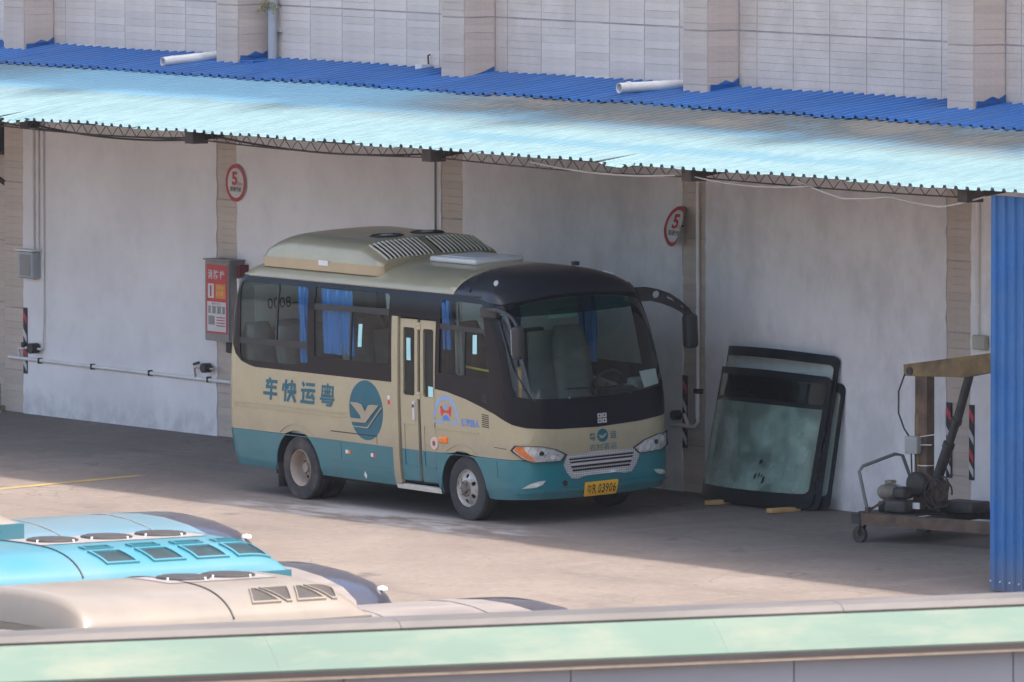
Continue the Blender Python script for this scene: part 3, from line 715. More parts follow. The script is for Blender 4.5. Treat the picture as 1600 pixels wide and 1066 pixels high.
bp('tint_band', [(.80, 2.47), (.88, 2.525)]+WST+[(LF-u, z) for u, z in WST[-2::-1]]+[(LF-.88, 2.525), (LF-.80, 2.47), (LF-1.1, 2.44), (LF/2, 2.43), (1.1, 2.44)], M_TINT, -.018, parent=ws, thick=.003)
def bar(pts, parent=band): bp('window_bar', U(pts), M_BLKM, -.002, parent=parent, thick=.02)
bar([(-4.88, 1.83), (-3.37, 1.845), (-3.37, 1.925), (-4.88, 1.905)]); bar([(-4.09, 1.90), (-4.055, 1.90), (-4.015, 2.60), (-4.05, 2.60)])
bar([(-3.24, 2.33), (-1.62, 2.345), (-1.62, 2.42), (-3.24, 2.40)]); bar([(-2.485, 1.75), (-2.455, 1.75), (-2.415, 2.35), (-2.45, 2.35)])
bar([(-.575, 2.245), (.47, 2.235), (.47, 2.29), (-.575, 2.305)], mask); bar([(-.065, 1.71), (-.035, 1.71), (-.02, 2.26), (-.05, 2.26)], mask)
for pts in ([(-2.30, 1.93), (-2.22, 1.935), (-2.20, 2.21), (-2.28, 2.205)], [(.13, 1.985), (.22, 1.99), (.22, 2.215), (.13, 2.21)]):
    bp('window_sticker', U(pts), M_CYAN, -.009, parent=band, thick=.002)
# --- roof and its black front cap
ring_u = [-6.42+.0]+[-6.3+.16*k for k in range(39)]+[LF*k/44 for k in range(45)]+[LF+.06+.16*k for k in range(40)]
ring_z = [2.655, 2.68, 2.71, 2.74, 2.77, 2.80, 2.83, 2.86, 2.885, 2.905, 2.92, 2.932, 2.94, 2.945]
bm = bmesh.new(); rows = [[bm.verts.new(P(u, z)) for u in ring_u] for z in ring_z]
for r in range(len(ring_z)-1):
    for k in range(len(ring_u)-1):
        try: bm.faces.new((rows[r][k], rows[r][k+1], rows[r+1][k+1], rows[r+1][k]))
        except ValueError: pass
bmesh.ops.remove_doubles(bm, verts=bm.verts[:], dist=.0008)
capplanes = [((-.34, 0, 0), (1, 0, 0)), ((-.335, -.80, 2.80), (1, -.0, -1.6)), ((-.31, .80, 2.80), (1, 0, -1.6))]
cuts = [Vector((-.34, 0, 0)), Vector((1, 0, 0))]
def incap(c): return c.x > -.34 and (abs(c.y) < .86 or (c.x+.34) > .10-(.16-max(0, 1.0-abs(c.y)))*.6 or True)
bmesh.ops.bisect_plane(bm, geom=bm.verts[:]+bm.edges[:]+bm.faces[:], dist=1e-5, plane_co=cuts[0], plane_no=cuts[1])
capf = [f for f in bm.faces if f.calc_center_median().x > -.34]
def submesh(name, faces, mat, inward=.012):
    vm = {}; vs = []; fs = []
    for f in faces:
        ids = []
        for v in f.verts:
            if v not in vm: vm[v] = len(vs); vs.append(v.co[:])
            ids.append(vm[v])
        fs.append(ids)
    me = bpy.data.meshes.new(name); me.from_pydata(vs, [], fs); me.update()
    for p in me.polygons: p.use_smooth = True
    return link(name, me, mat, bus)
cset = set(capf); bm.normal_update()
roof = submesh('roof', [f for f in bm.faces if f not in cset], M_GOLD); cap = submesh('roof_cap', capf, M_CAP); bm.free()
for o in (roof, cap):
    md = o.modifiers.new('thick', 'SOLIDIFY'); md.thickness = .015; md.offset = -1
bp('cap_visor', [(.30, 2.632), (.5, 2.605), (.8, 2.575), (1.13, 2.605), (1.58, 2.635), (LF/2, 2.64)]+[(LF-u, z) for u, z in [(1.58, 2.635), (1.13, 2.605), (.8, 2.575), (.5, 2.605), (.30, 2.632)]]+[(LF-.30, 2.68), (LF/2, 2.685), (.30, 2.68)], M_CAP, .014, parent=cap, thick=.02)
for u, z in ((.72, 2.80), (LF-.66, 2.80), (-.12, 2.72)):
    bp('marker_lamp', circ(u, z, .055 if u > 0 else .03, .022, 14), M_WHT if u > 0 else M_BLKM, .014, parent=cap, thick=.02)
MB().box(-.05, .03, .50, .56, 2.90, 2.945).build('antenna_base', M_BLKM, cap)
# drip rail
bp('drip_rail', U([(-4.8, 2.662), (-1.4, 2.662), (-.45, 2.655), (-.45, 2.668), (-4.8, 2.676)]), M_GOLD, .010, thick=.012)
# --- roof air conditioner
AC0, AC1, ACW = -4.60, -2.08, .90
acz0 = 2.835
def ac_top(x, y):
    t = min(1, max(0, (x-AC0)/.60)); fr = math.sin(t*math.pi/2)**.50*(1-.13*(x-AC0)/(AC1-AC0))
    q = min(1, max(0, (AC1-x)/.44)); ff = (.18+.82*min(1, q*1.0)**.8) if q < 1 else 1
    s = max(0, 1-(abs(y)/ACW)**7)**.42
    return .085+.275*fr*ff*s-.03*(y/ACW)**2
nx, ny = 64, 44; V = []; Fc = []
for i in range(nx+1):
    x = AC0+(AC1-AC0)*i/nx
    for j in range(ny+1):
        tt = -1+2*j/ny; y = ACW*math.copysign(abs(tt)**.75, tt)
        ex = min(1, (x-AC0)/.12); ef = min(1, (AC1-x)/.15); k = .90+.10*min(math.sqrt(max(0, 1-(1-ex)**2)), math.sqrt(max(0, 1-(1-ef)**2)))
        V.append((x, y*k, acz0+ac_top(x, y)))
for i in range(nx):
    for j in range(ny):
        a = i*(ny+1)+j; Fc.append((a, a+ny+1, a+ny+2, a+1))
ac = MB().add(V, Fc, True).build('air_conditioner', M_GOLD, bus)
M_ACSL = pm('louvre_paint', (.62, .57, .44), .35, var=.05); M_ACLIP = pm('ac_lip_paint', (.43, .35, .22), .32, metal=.3, var=.05, coat=.3)
rim = [V[i*(ny+1)] for i in range(nx+1)]+[V[nx*(ny+1)+j] for j in range(1, ny+1)]+[V[i*(ny+1)+ny] for i in range(nx-1, -1, -1)]+[V[j] for j in range(ny-1, 0, -1)]
m = len(rim); lipo = [(AC0+(AC1-AC0)/2+(x-(AC0+AC1)/2)*1.012, y*1.012, z+.002) for x, y, z in rim]
MB().add(lipo+[(x, y, 2.80 if abs(y) < .8 else 2.775) for x, y, z in lipo]+rim, [(i, (i+1) % m, m+(i+1) % m, m+i) for i in range(m)]+[(i, (i+1) % m, 2*m+(i+1) % m, 2*m+i) for i in range(m)], True).build('ac_lip', M_ACLIP, ac, 45)
MB().box(-3.32, -3.12, -.925, -.913, 2.845, 2.905).build('ac_label', M_WHT, ac)
def acS(x, y, up): return (x, y, acz0+ac_top(x, y)+up)
for s in (-1, 1):
    y0, y1 = (.04, .74)
    ids = MB(); nn = 14
    gv = [[acS(-2.45+.34*i/8, s*(y0+(y1-y0)*j/nn), .004) for j in range(nn+1)] for i in range(9)]
    ids.add([p for r in gv for p in r], [(i*(nn+1)+j, (i+1)*(nn+1)+j, (i+1)*(nn+1)+j+1, i*(nn+1)+j+1) for i in range(8) for j in range(nn)], True); ids.build('louvre_opening', M_DARK, ac)
    for k in range(12):
        y = s*(y0+.02+(y1-y0-.04)*k/11)
        MB().tube([acS(-2.47+.38*i/8, y+(.02*s), .012) for i in range(9)], .0125, 6).build('louvre_slat', M_ACSL, ac)
for y in (-.22, .36):
    MB().lathe([(.19, .02), (.215, .0), (.215, .03), (.185, .045), (.16, .03), (0.0, .028)], 'z', acS(-2.88, y, -.03), 28).build('fan_shroud', M_BLKM, ac)
    MB().lathe([(.0, .05), (.07, .048), (.085, .03)], 'z', acS(-2.88, y, -.03), 18).build('fan_hub', M_SILV, ac)
hv = MB().bbox(-1.78, -.80, -.36, .34, 2.925, 2.992, .028).build('roof_hatch', M_WHT, bus)
MB().box(-1.66, -.92, -.26, .24, 2.990, 2.999).build('hatch_panel', M_WHT, hv)
for k in range(6): MB().box(-1.9, -.5, -.78+.07*k-.006, -.78+.07*k+.006, 2.79+.017*k, 2.803+.017*k).build('roof_rib', M_GOLD, roof) if k < 0 else None
# --- door
def D(off): return S(off)
bp('door_jamb', U([(-1.57, .34), (-1.44, .36), (-1.43, 2.345), (-1.555, 2.345)]), M_GOLD, .006, thick=.05)
bp('door_well', U([(-1.44, .36), (-.62, .36), (-.62, 2.36), (-1.44, 2.36)]), M_DARK, -.06, thick=.02)
for k, (x0, x1, w0, w1) in enumerate(((-1.405, -1.045, -1.345, -1.105), (-.985, -.66, -.925, -.705))):
    win = rrect(w0-.2, 1.42, w1-.2, 2.225, .035)
    leaf = bp('door_leaf', U([(x0, .40), (x1, .405), (x1, 2.325), (x0, 2.325)]), M_GOLD, -.018, holes=[win], thick=.03)
    bp('door_glass', inset(win, 1.03), M_GLASS, -.026, parent=leaf, thick=.004)
    bp('door_skirt', U([(x0, .40), (x1, .405), (x1, .775), (x0, .778)]), M_TEAL, -.014, parent=leaf, thick=.004)
    fr = rrect(w0-.2+.0, .575, w1-.2+.03, 1.09, .02); fi = rrect(w0-.2+.018, .593, w1-.2+.012, 1.072, .016)
    bp('door_pressing', [(w0-.2, .60), (w0-.2+.03, .575), (w1-.2, .575), (w1-.2, .588), (w0-.2+.035, .588), (w0-.2+.014, .61), (w0-.2+.014, 1.09), (w0-.2, 1.09)], M_GOLD if False else M_TEAL, -.009, parent=leaf, thick=.006) if False else None
    bp('door_pressing', [(w0-.2, .79), (w0-.2+.014, .79), (w0-.2+.014, 1.075), (w1-.2+.02, 1.075), (w1-.2+.02, 1.09), (w0-.2, 1.09)], M_GOLD, -.010, parent=leaf, thick=.008)
    bp('door_pressing', [(w0-.2, .60), (w0-.2+.03, .575), (w1-.2+.02, .575), (w1-.2+.02, .59), (w0-.2+.036, .59), (w0-.2+.014, .612), (w0-.2+.014, .77), (w0-.2, .77)], M_TEAL, -.005, parent=leaf, thick=.008)
    st = U([(w0+.07, 1.835), (w0+.155, 1.835), (w0+.15, 2.10), (w0+.065, 2.10)]) if k == 0 else U([(w1-.115, 1.425), (w1-.015, 1.425), (w1-.015, 1.545), (w1-.115, 1.55)])
    bp('door_sticker', st, M_CYAN, -.021, parent=leaf, thick=.002)
for z in (1.43, 2.25): bp('door_hinge', U([(-1.07, z-.045), (-.975, z-.045), (-.975, z+.045), (-1.07, z+.045)]), M_ACLIP, -.010, thick=.02)
for z in (1.43, 2.25):
    for dz_ in (-.022, .022): bp('hinge_bolt', circ(-1.02-.2, z+dz_, .010, n=10), M_SILV, .0, thick=.012)
bp('door_handle', rrect(-1.13-.2, 1.13, -1.085-.2, 1.36, .015), M_SILV, .004, thick=.025)
bp('door_lock', circ(-1.11-.2, 1.30, .02, n=12), M_BLKM, .008, thick=.006)
bp('step_strip', U([(-1.56, .295), (-.62, .285), (-.62, .335), (-1.56, .345)]), pm('step_paint', (.60, .56, .48), .6, dirt=(.30, .26, .22), dirt_amt=.6), .006, thick=.06)
bp('front_jamb', U([(-.66, .34), (-.645, .34), (-.645, 1.53), (-.66, 1.53)]), M_GOLD, .0, thick=.03)
# --- lettering, logo and emblems on the side
M_LOGO = pm('teal_vinyl', (.008, .11, .15), .45, var=.06)
STROKES = {'车': [(.15,.86,.97,.86),(.44,1.,.20,.58),(.18,.585,.92,.585),(.0,.275,1.,.275),(.56,.76,.56,.0)],
 '快': [(.06,.80,.02,.50),(.22,1.,.22,.0),(.36,.80,.40,.60),(.46,.80,.94,.80),(.90,.80,.90,.46),(.40,.46,1.02,.46),(.68,1.,.66,.46),(.66,.46,.42,.02),(.70,.44,1.,.02)],
 '运': [(.06,.96,.18,.82),(.0,.60,.20,.60),(.17,.60,.17,.18),(.0,.06,1.,.06),(.34,.90,.96,.90),(.28,.62,1.02,.62),(.58,.60,.42,.30),(.40,.30,.92,.30),(.80,.46,.98,.22)],
 '粤': [(.50,1.02,.46,.90),(.08,.89,.92,.89),(.12,.89,.12,.44),(.89,.89,.89,.44),(.08,.44,.94,.44),(.50,.84,.50,.48),(.26,.66,.76,.66),(.30,.80,.38,.72),(.70,.80,.62,.72),(.42,.60,.28,.50),(.58,.60,.72,.50),(.0,.30,1.02,.30),(.26,.30,.18,.16),(.16,.16,.90,.16),(.88,.18,.80,.0),(.82,.02,.52,.02)]}
for ch, x0, x1 in (('车', -4.36, -4.01), ('快', -3.95, -3.61), ('运', -3.54, -3.19), ('粤', -3.12, -2.78)):
    mb = MB(); z0, z1 = 1.19, 1.445; W_ = .29; slant = .16; th = .040 if ch != '粤' else .030
    for k, (ax, ay, bx, by) in enumerate(STROKES[ch]):
        A_ = Vector((ax*W_, ay*(z1-z0))); B_ = Vector((bx*W_, by*(z1-z0))); d = (B_-A_).normalized(); nn = Vector((-d.y, d.x))
        tk = th*(1.0 if abs(d.x) > abs(d.y) else 1.15)*(.7 if ch == '粤' and 4 < k < 11 else 1)
        q = [A_+nn*tk/2-d*.008, B_+nn*tk/2+d*.008, B_-nn*tk/2+d*.008, A_-nn*tk/2-d*.008]
        mb.add([P(x0-.2+.005+v.x+slant*v.y, z0+v.y, .003+.0003*k) for v in q], [(0, 1, 2, 3)])
    mb.build('side_lettering', M_LOGO, gA)
bp('logo_disc', circ(-2.12-.2, 1.185, .362, .358, 48), M_LOGO, .0015, parent=gA, thick=.002)
M_GOLDV = pm('gold_vinyl', (.36, .30, .21), .45, var=.05)
bp('logo_bird', U([(-2.45, 1.265), (-2.30, 1.27), (-2.20, 1.25), (-2.13, 1.165), (-2.06, 1.25), (-1.98, 1.262), (-1.83, 1.262), (-2.13, 1.035), (-2.43, 1.03), (-2.455, 1.078), (-2.22, 1.078), (-2.24, 1.12)]), M_GOLDV, .012, parent=gA, thick=.002)
bp('logo_bird', U([(-1.78, 1.245), (-1.765, 1.235), (-2.085, .972), (-2.42, .975), (-2.41, .985), (-2.095, .985)]), M_GOLDV, .012, parent=gA, thick=.002)
M_LBLUE = pm('pale_blue_vinyl', (.24, .36, .60), .5, var=.08); M_RED = pm('red_vinyl', (.60, .035, .05), .5, var=.08); M_MBLUE = pm('mid_blue_vinyl', (.07, .22, .62), .5, var=.08)
ring = circ(-.425-.2, 1.20, .255, .265, 24, 0, 180); rin = circ(-.425-.2, 1.20, .215, .215, 24, 0, 180)
bp('route_emblem_ring', ring+rin[::-1], M_LBLUE, .002, parent=gB, thick=.002, dz=0)
for x0, x1 in ((-.67, -.49), (-.33, -.17)): bp('route_emblem_bar', U([(x0, 1.135), (x1, 1.135), (x1, 1.165), (x0, 1.165)]), M_LBLUE, .002, parent=gB, thick=.002)
bp('route_emblem_figure', U([(-.54, 1.33), (-.50, 1.345), (-.485, 1.30), (-.42, 1.285), (-.36, 1.30), (-.345, 1.345), (-.305, 1.33), (-.315, 1.24), (-.34, 1.215), (-.36, 1.255), (-.42, 1.262), (-.48, 1.255), (-.50, 1.215), (-.53, 1.24)]), M_RED, .002, parent=gB, thick=.002)
bp('route_emblem_dot', circ(-.422-.2, 1.335, .035, .035, 14), M_LBLUE, .002, parent=gB, thick=.002)
bp('route_emblem_arc', circ(-.422-.2, 1.17, .075, .065, 16, 0, 180), M_MBLUE, .002, parent=gB, thick=.002)
lettering('route_lettering', '镇惠民人', -.105-.2, 1.125, .275-.2, 1.215, S(.003), M_MBLUE, gB, bold=.03)
for k in range(7): bp('vent_slot', [(.13, 1.145+.0235*k), (.27, 1.135+.0235*k), (.27, 1.145+.0235*k), (.13, 1.155+.0235*k)], M_DARK, .003, parent=gB, thick=.006)
for k in range(5): bp('vent_slot', [(.13, 1.43+.023*k), (.24, 1.425+.023*k), (.24, 1.432+.023*k), (.13, 1.437+.023*k)], M_BLKM, .004, parent=mask, thick=.006)
bp('filler_cap', circ(-.68-.2, .885, .075, .075, 24), pm('filler_pink', (.62, .45, .38), .5), .012, thick=.02); bp('filler_keyhole', circ(-.68-.2, .885, .032, .032, 16), pm('filler_brown', (.22, .10, .07), .6), .015, thick=.005)
MB().bbox(-.56, -.40, -1.135, -1.10, .90, .975, .015).build('side_indicator', M_AMB, bus)
for a, z, mt in ((-2.52, .66, M_AMB), (-2.575, .66, M_WHT), (-1.98, .655, M_RED), (-2.03, .655, M_WHT), (-1.63, 1.37, M_WHT)): bp('small_sticker', rrect(a-.2-.025, z-.022, a-.2+.025, z+.022, .006), mt, .002, thick=.002)
bp('small_sticker', rrect(-1.65-.2, 1.29, -1.60-.2, 1.335, .006), M_RED, .002, thick=.002)
bp('small_sticker', rrect(-.71-.2+.0, .70, -.66-.2+.0, .78, .006), pm('green_sticker', (.25, .42, .33), .5), .004, thick=.002) if False else None
bp('tow_plate', circ(-2.21-.2, .40, .03, .045, 4), M_WHT, .004, thick=.004)
# --- headlamps, grille, plate, front lettering
HL = [(.69, .90), (.75, .962), (1.04, .945), (1.25, .893), (1.40, .815), (1.33, .742), (.96, .752), (.84, .80)]
M_HLG = glass('lamp_glass', (.92, .92, .92), 1.0)
for side_ in (0, 1):
    f = (lambda p: [(LF-u, z) for u, z in p[::-1]]) if side_ else (lambda p: p)
    hl = bp('headlamp', f(HL), M_SILV, .004, thick=.012)
    bp('headlamp_rim', f(HL), M_BLKM, .002, holes=[], parent=hl, thick=.004) if False else None
    bp('reflector', f(inset(HL, .93)), M_CHR, .010, parent=hl, thick=.003)
    if not side_: bp('turn_lens', f([(.735, .905), (.765, .945), (.84, .948), (.875, .885), (.985, .775), (.965, .762), (.86, .81)]), M_AMB, .016, parent=hl, thick=.004)
    for cx, cz_, r, mt in ((1.06, .855, .030, M_DARK), (.955, .885, .038, M_WHT), (1.16, .845, .042, M_CHR), (1.20, .80, .034, M_WHT), (1.30, .79, .028, M_CHR), (1.04, .79, .034, M_SILV), (.90, .925, .02, M_SILV)):
        bp('lamp_bulb', f(circ(cx, cz_, r, r*.9, 14)), mt, .018, parent=hl, thick=.006)
    bp('lamp_cover', f(inset(HL, .985)), M_HLG, .028, parent=hl, thick=.004)
    o = HL; i = inset(HL, .955)
    bp('headlamp_rim', f(o), M_BLKM, .030, holes=[f(i)], parent=hl, thick=.026)
    fg = bp('fog_lamp', f([(.81, .452), (.90, .50), (1.0, .527), (1.10, .533), (1.06, .49), (.98, .460)]), M_SILV, .008, thick=.012)
    bp('fog_lens', f(circ(.985, .494, .055, .020, 14)), M_CHR, .013, parent=fg, thick=.004)
def grille_mat(N, L, p):
    tc = N.new('ShaderNodeTexCoord'); mp = N.new('ShaderNodeMapping'); mp.inputs['Rotation'].default_value = (math.radians(45), 0, 0); L.new(tc.outputs['Object'], mp.inputs[0])
    ck = N.new('ShaderNodeTexChecker'); ck.inputs['Scale'].default_value = 55; L.new(mp.outputs[0], ck.inputs[0]); ck.inputs[1].default_value = (.62, .62, .62, 1); ck.inputs[2].default_value = (.30, .30, .31, 1)
    L.new(ck.outputs[0], p.inputs['Base Color']); p.inputs['Roughness'].default_value = .4; p.inputs['Metallic'].default_value = .4
GO = [(1.355, .69), (1.40, .805), (LF/2, .815), (2.38, .805), (2.43, .73), (2.38, .62), (2.31, .535), (2.20, .53), (2.10, .55), (1.68, .548), (1.54, .522), (1.46, .53), (1.40, .60)]
gri = bp('grille', GO, node_mat('grille_mesh', grille_mat), .014, thick=.02)
for z0, z1, x0, x1 in ((.742, .763, 1.435, 2.335), (.706, .728, 1.445, 2.325), (.650, .674, 1.46, 2.305), (.607, .632, 1.475, 2.285)):
    bp('grille_slot', [(x0, z0), (x1, z0), (x1+.006, z1), (x0-.006, z1)], M_DARK, .017, parent=gri, thick=.004)
bp('grille_bar', [(1.455, .680), (2.312, .680), (2.318, .700), (1.449, .700)], M_SILV, .022, parent=gri, thick=.006)
M_PLATE = pm('plate_yellow', (.80, .44, .04), .45, var=.05); M_PLB = pm('plate_black', (.02, .015, .01), .5)
pl = bp('number_plate', rrect(LF/2-.236, .315, LF/2+.236, .468, .01), M_PLATE, .036, thick=.014)
ph = rrect(LF/2-.228, .323, LF/2+.228, .460, .008); pi_ = rrect(LF/2-.224, .327, LF/2+.224, .456, .008)
lettering('plate_lettering', '粤', LF/2-.205, .345, LF/2-.145, .437, S(.038), M_PLB, pl, bold=.005)
lettering('plate_lettering', 'R', LF/2-.130, .342, LF/2-.075, .440, S(.038), M_PLB, pl, bold=.008)
for k, ch in enumerate('03906'): lettering('plate_lettering', ch, LF/2-.045+.053*k, .342, LF/2-.003+.053*k, .440, S(.038), M_PLB, pl, bold=.008)
bp('tow_eye', circ(1.37, .478, .035, .035, 18), M_DARK, .003, thick=.004)
c0 = LF/2+.05
bp('front_logo_disc', circ(c0, .995, .078, .078, 32), M_LOGO, .002, parent=gB, thick=.002)
bp('front_logo_bird', [(c0-.062, 1.005), (c0-.02, 1.0), (c0-.005, .985), (c0+.03, 1.012), (c0+.06, 1.014), (c0+.005, .962), (c0-.05, .965), (c0-.03, .975)], M_GOLDV, .004, parent=gB, thick=.002)
lettering('front_lettering', '粤', c0-.19, .945, c0-.10, 1.035, S(.003), M_LOGO, gB, bold=.02)
lettering('front_lettering', '运', c0+.105, .945, c0+.195, 1.035, S(.003), M_LOGO, gB, bold=.02)
lettering('front_lettering', '农村客运', c0-.19, .825, c0+.195, .905, S(.003), M_LOGO, gB, bold=.0)
ex, ez = LF/2+.05, 1.20
for dx, dz_ in ((-.034, .031), (.034, .031), (-.034, -.031), (.034, -.031)):
    bp('badge', [(ex+dx-.029, ez+dz_-.026), (ex+dx+.029, ez+dz_-.026), (ex+dx+.029, ez+dz_+.026), (ex+dx-.029, ez+dz_+.026)], M_SILV, .008, holes=[[(ex+dx-.012, ez+dz_-.010), (ex+dx+.012, ez+dz_-.010), (ex+dx+.012, ez+dz_+.010), (ex+dx-.012, ez+dz_+.010)]], parent=mask, thick=.006)
# --- wheels
def wheel(a, b, sgn, front):
    w = MB().lathe([(.385, -.07), (.385, .07), (.372, .095), (.31, .108), (.235, .10), (.222, .07), (.222, -.07), (.235, -.10), (.31, -.108), (.372, -.095), (.385, -.07)], 'y', (a, b, .385), 44)
    ty = w.build('wheel', M_RUBF if front else M_RUB, bus, 50)
    for g in (-.03, .03): MB().lathe([(.3865, g-.006), (.3865, g+.006)], 'y', (a, b, .385), 40).build('tread_groove', M_DARK, ty)
    s = sgn
    if front:
        prof = [(.228, s*.085), (.218, s*.100), (.205, s*.075), (.19, s*.07)]
        MB().lathe(prof, 'y', (a, b, .385), 36).build('rim_edge', M_RIM, ty, 40)
        def cone(x, z, d): r = math.hypot(x, z); return (a+x, b+s*(.07+.045*max(0, min(1, (.195-r)/.08)))-s*d, .385+z)
        holes = [circ(.148*math.cos(math.radians(q*60+25)), .148*math.sin(math.radians(q*60+25)), .026, n=12) for q in range(6)]
        disc = circ(0, 0, .195, n=40)
        if s > 0: pass
        patch('rim_disc', disc, cone, M_RIM, ty, holes, .05, .05, .006)
        MB().lathe([(.20, s*.02), (0, s*.02)], 'y', (a, b, .385), 24).build('rim_back', M_DARK, ty)
        MB().lathe([(.10, s*.115), (.095, s*.125), (.055, s*.125), (.05, s*.15), (.03, s*.155), (0, s*.155)], 'y', (a, b, .385), 24).build('hub', M_HUB, ty, 40)
        for q in range(6):
            t_ = math.radians(q*60); MB().tube([(a+.082*math.cos(t_), b+s*.12, .385+.082*math.sin(t_)), (a+.082*math.cos(t_), b+s*.145, .385+.082*math.sin(t_))], .010, 6).build('wheel_nut', M_HUB, ty)
    else:
        MB().lathe([(.228, s*.085), (.218, s*.100), (.205, s*.085), (.19, s*.0), (.185, -s*.05), (.17, -s*.065), (.11, -s*.06), (.10, -s*.02), (.06, -s*.01), (.055, s*.03), (0, s*.03)], 'y', (a, b, .385), 36).build('rim_dish', M_RIMD, ty, 40)
        for q in range(5):
            t_ = math.radians(q*72+20); MB().lathe([(.026, 0), (0, .001)], 'y', (a+.14*math.cos(t_), b-s*.060, .385+.14*math.sin(t_)), 12).build('rim_hole', M_DARK, ty)
        for q in range(6):
            t_ = math.radians(q*60); MB().tube([(a+.085*math.cos(t_), b-s*.03, .385+.085*math.sin(t_)), (a+.085*math.cos(t_), b+s*.0, .385+.085*math.sin(t_))], .011, 6).build('wheel_nut', M_HUB, ty)
wheel(-.10, -.965, -1, True); wheel(-.10, .965, 1, True); wheel(-3.67, -.965, -1, False); wheel(-3.67, .965, 1, False)
for s in (-1, 1):
    MB().lathe([(.385, -.08), (.385, .08), (.30, .10), (.2, .1), (.2, -.1), (.30, -.1), (.385, -.08)], 'y', (-3.67, s*.72, .385), 32).build('inner_tyre', M_RUB, bus, 50)
    for a, r in ((-3.66, .50), (-.12, .485)):
        n = 16; vv = []
        for k in range(n+1):
            t_ = math.radians(-8+196*k/n); vv += [(a+r*math.cos(t_), s*1.09, .36+r*math.sin(t_)), (a+r*math.cos(t_), s*.55, .36+r*math.sin(t_))]
        MB().add(vv, [(2*k, 2*k+1, 2*k+3, 2*k+2) for k in range(n)], True).build('wheel_housing', M_DARK, bus)
    MB().box(-4.17, -4.155, *sorted((s*1.06, s*.62)), .12, .42).build('mud_flap', M_RUB, bus)
MB().box(-5.0, -4.2, -1.0, 1.0, .42, .56).box(-3.15, -.65, -1.02, 1.02, .40, .56).box(.38, .95, -.95, .95, .36, .55).box(-4.2, .4, -.5, .5, .40, .60).build('chassis', M_DARK, bus)
MB().tube([(-3.67, -.9, .385), (-3.67, .9, .385)], .07, 10).build('rear_axle', M_DARK, bus); MB().tube([(-.1, -.9, .385), (-.1, .9, .385)], .05, 10).build('front_axle', M_DARK, bus)
MB().bbox(-2.9, -1.7, -.98, -.6, .28, .56, .03).build('battery_box', M_DARK, bus)
# --- interior
MB().box(-5.0, .55, -1.04, 1.04, .80, .84).build('floor', M_INT, bus)
MB().box(-5.02, -4.99, -1.0, 1.0, .84, 2.60).build('rear_lining', M_INT, bus)
MB().box(-4.9, .2, -.8, .8, 2.70, 2.72).build('ceiling', M_INT, bus)
def seat(x, y, w=.42, mt=None, tall=1.0):
    s = MB().bbox(x-.24, x+.22, y-w/2, y+w/2, 1.20, 1.34, .04).build('passenger_seat', mt or M_SEAT, bus)
    mb = MB(); V = []
    for i in range(9):
        t_ = i/8; z = 1.28+.78*t_*tall; xc = x-.20-.16*t_; ww = w/2*(1 if t_ < .65 else 1-.35*((t_-.65)/.35)**2)
        for dx, yy in ((-.045, -ww), (-.055, -ww*.5), (-.055, ww*.5), (-.045, ww), (.04, ww), (.055, ww*.5), (.055, -ww*.5), (.04, -ww)): V.append((xc+dx, y+yy, z))
    Fs = [(i*8+k, i*8+(k+1) % 8, (i+1)*8+(k+1) % 8, (i+1)*8+k) for i in range(8) for k in range(8)]+[tuple(range(64, 72))]
    mb.add(V, Fs, True).build('backrest', M_SEATD if mt is None else mt, s)
    MB().box(x-.05, x+.0, y-.03, y+.03, .84, 1.2).box(x+.1, x+.14, y-.15, y+.15, .84, 1.2).build('seat_leg', M_BLKM, s)
for x in (-4.55, -3.85, -3.12, -2.40):
    for y in (-.80, -.36, .36, .80): seat(x, y)
for y in (.36, .80): seat(-1.70, y); seat(-1.0, y)
seat(.10, .55, .50, M_SEAT, 1.15)
# dashboard, steering wheel, engine hump
db = []
for (x, z) in ((.52, 1.05), (.98, 1.10), (1.0, 1.38), (.84, 1.44), (.62, 1.42), (.52, 1.30)): db.append((x, z))
MB().prism(db, -.98, .98).build('dashboard', M_BLKM, bus)
MB().bbox(.62, .86, .33, .80, 1.40, 1.52, .04).build('instrument_hood', M_BLKM, bus)
st = [( .50+.10*math.sin(a)*1.0, .56+.20*math.cos(a), 1.52+.17*math.sin(a)) for a in [2*math.pi*k/28 for k in range(29)]]
MB().tube(st, .016, 8, False).build('steering_wheel', M_BLKM, bus)
MB().tube([(.75, .56, 1.38), (.50, .56, 1.52)], .025, 8).build('steering_column', M_BLKM, bus)
MB().bbox(-.1, .5, -.30, .25, .84, 1.20, .06).build('engine_cover', M_BLKM, bus)
MB().box(-.62, -.58, .22, 1.0, .84, 2.1).build('partition', M_INT, bus)
MB().tube([(.40, -.62, 1.05), (.42, -.62, 1.40), (.40, -.60, 1.75), (.36, -.58, 1.80)], .022, 8).build('orange_handrail', M_RAILO, bus)
MB().tube([(-.50, -.86, 1.80), (.44, -.86, 1.75)], .014, 8).build('yellow_handrail', M_RAILY, bus)
MB().tube([(-.60, -.78, .84), (-.60, -.78, 2.6)], .018, 8).build('handrail', M_SILV, bus); MB().tube([(-1.50, -.78, .84), (-1.50, -.78, 2.6)], .018, 8).build('handrail', M_SILV, bus)
MB().tube([(-1.36, -.95, 1.35), (-1.30, -.95, 1.58), (-1.20, -.95, 1.66), (-1.12, -.95, 1.68)], .014, 8).build('door_grab_rail', M_SILV, bus)
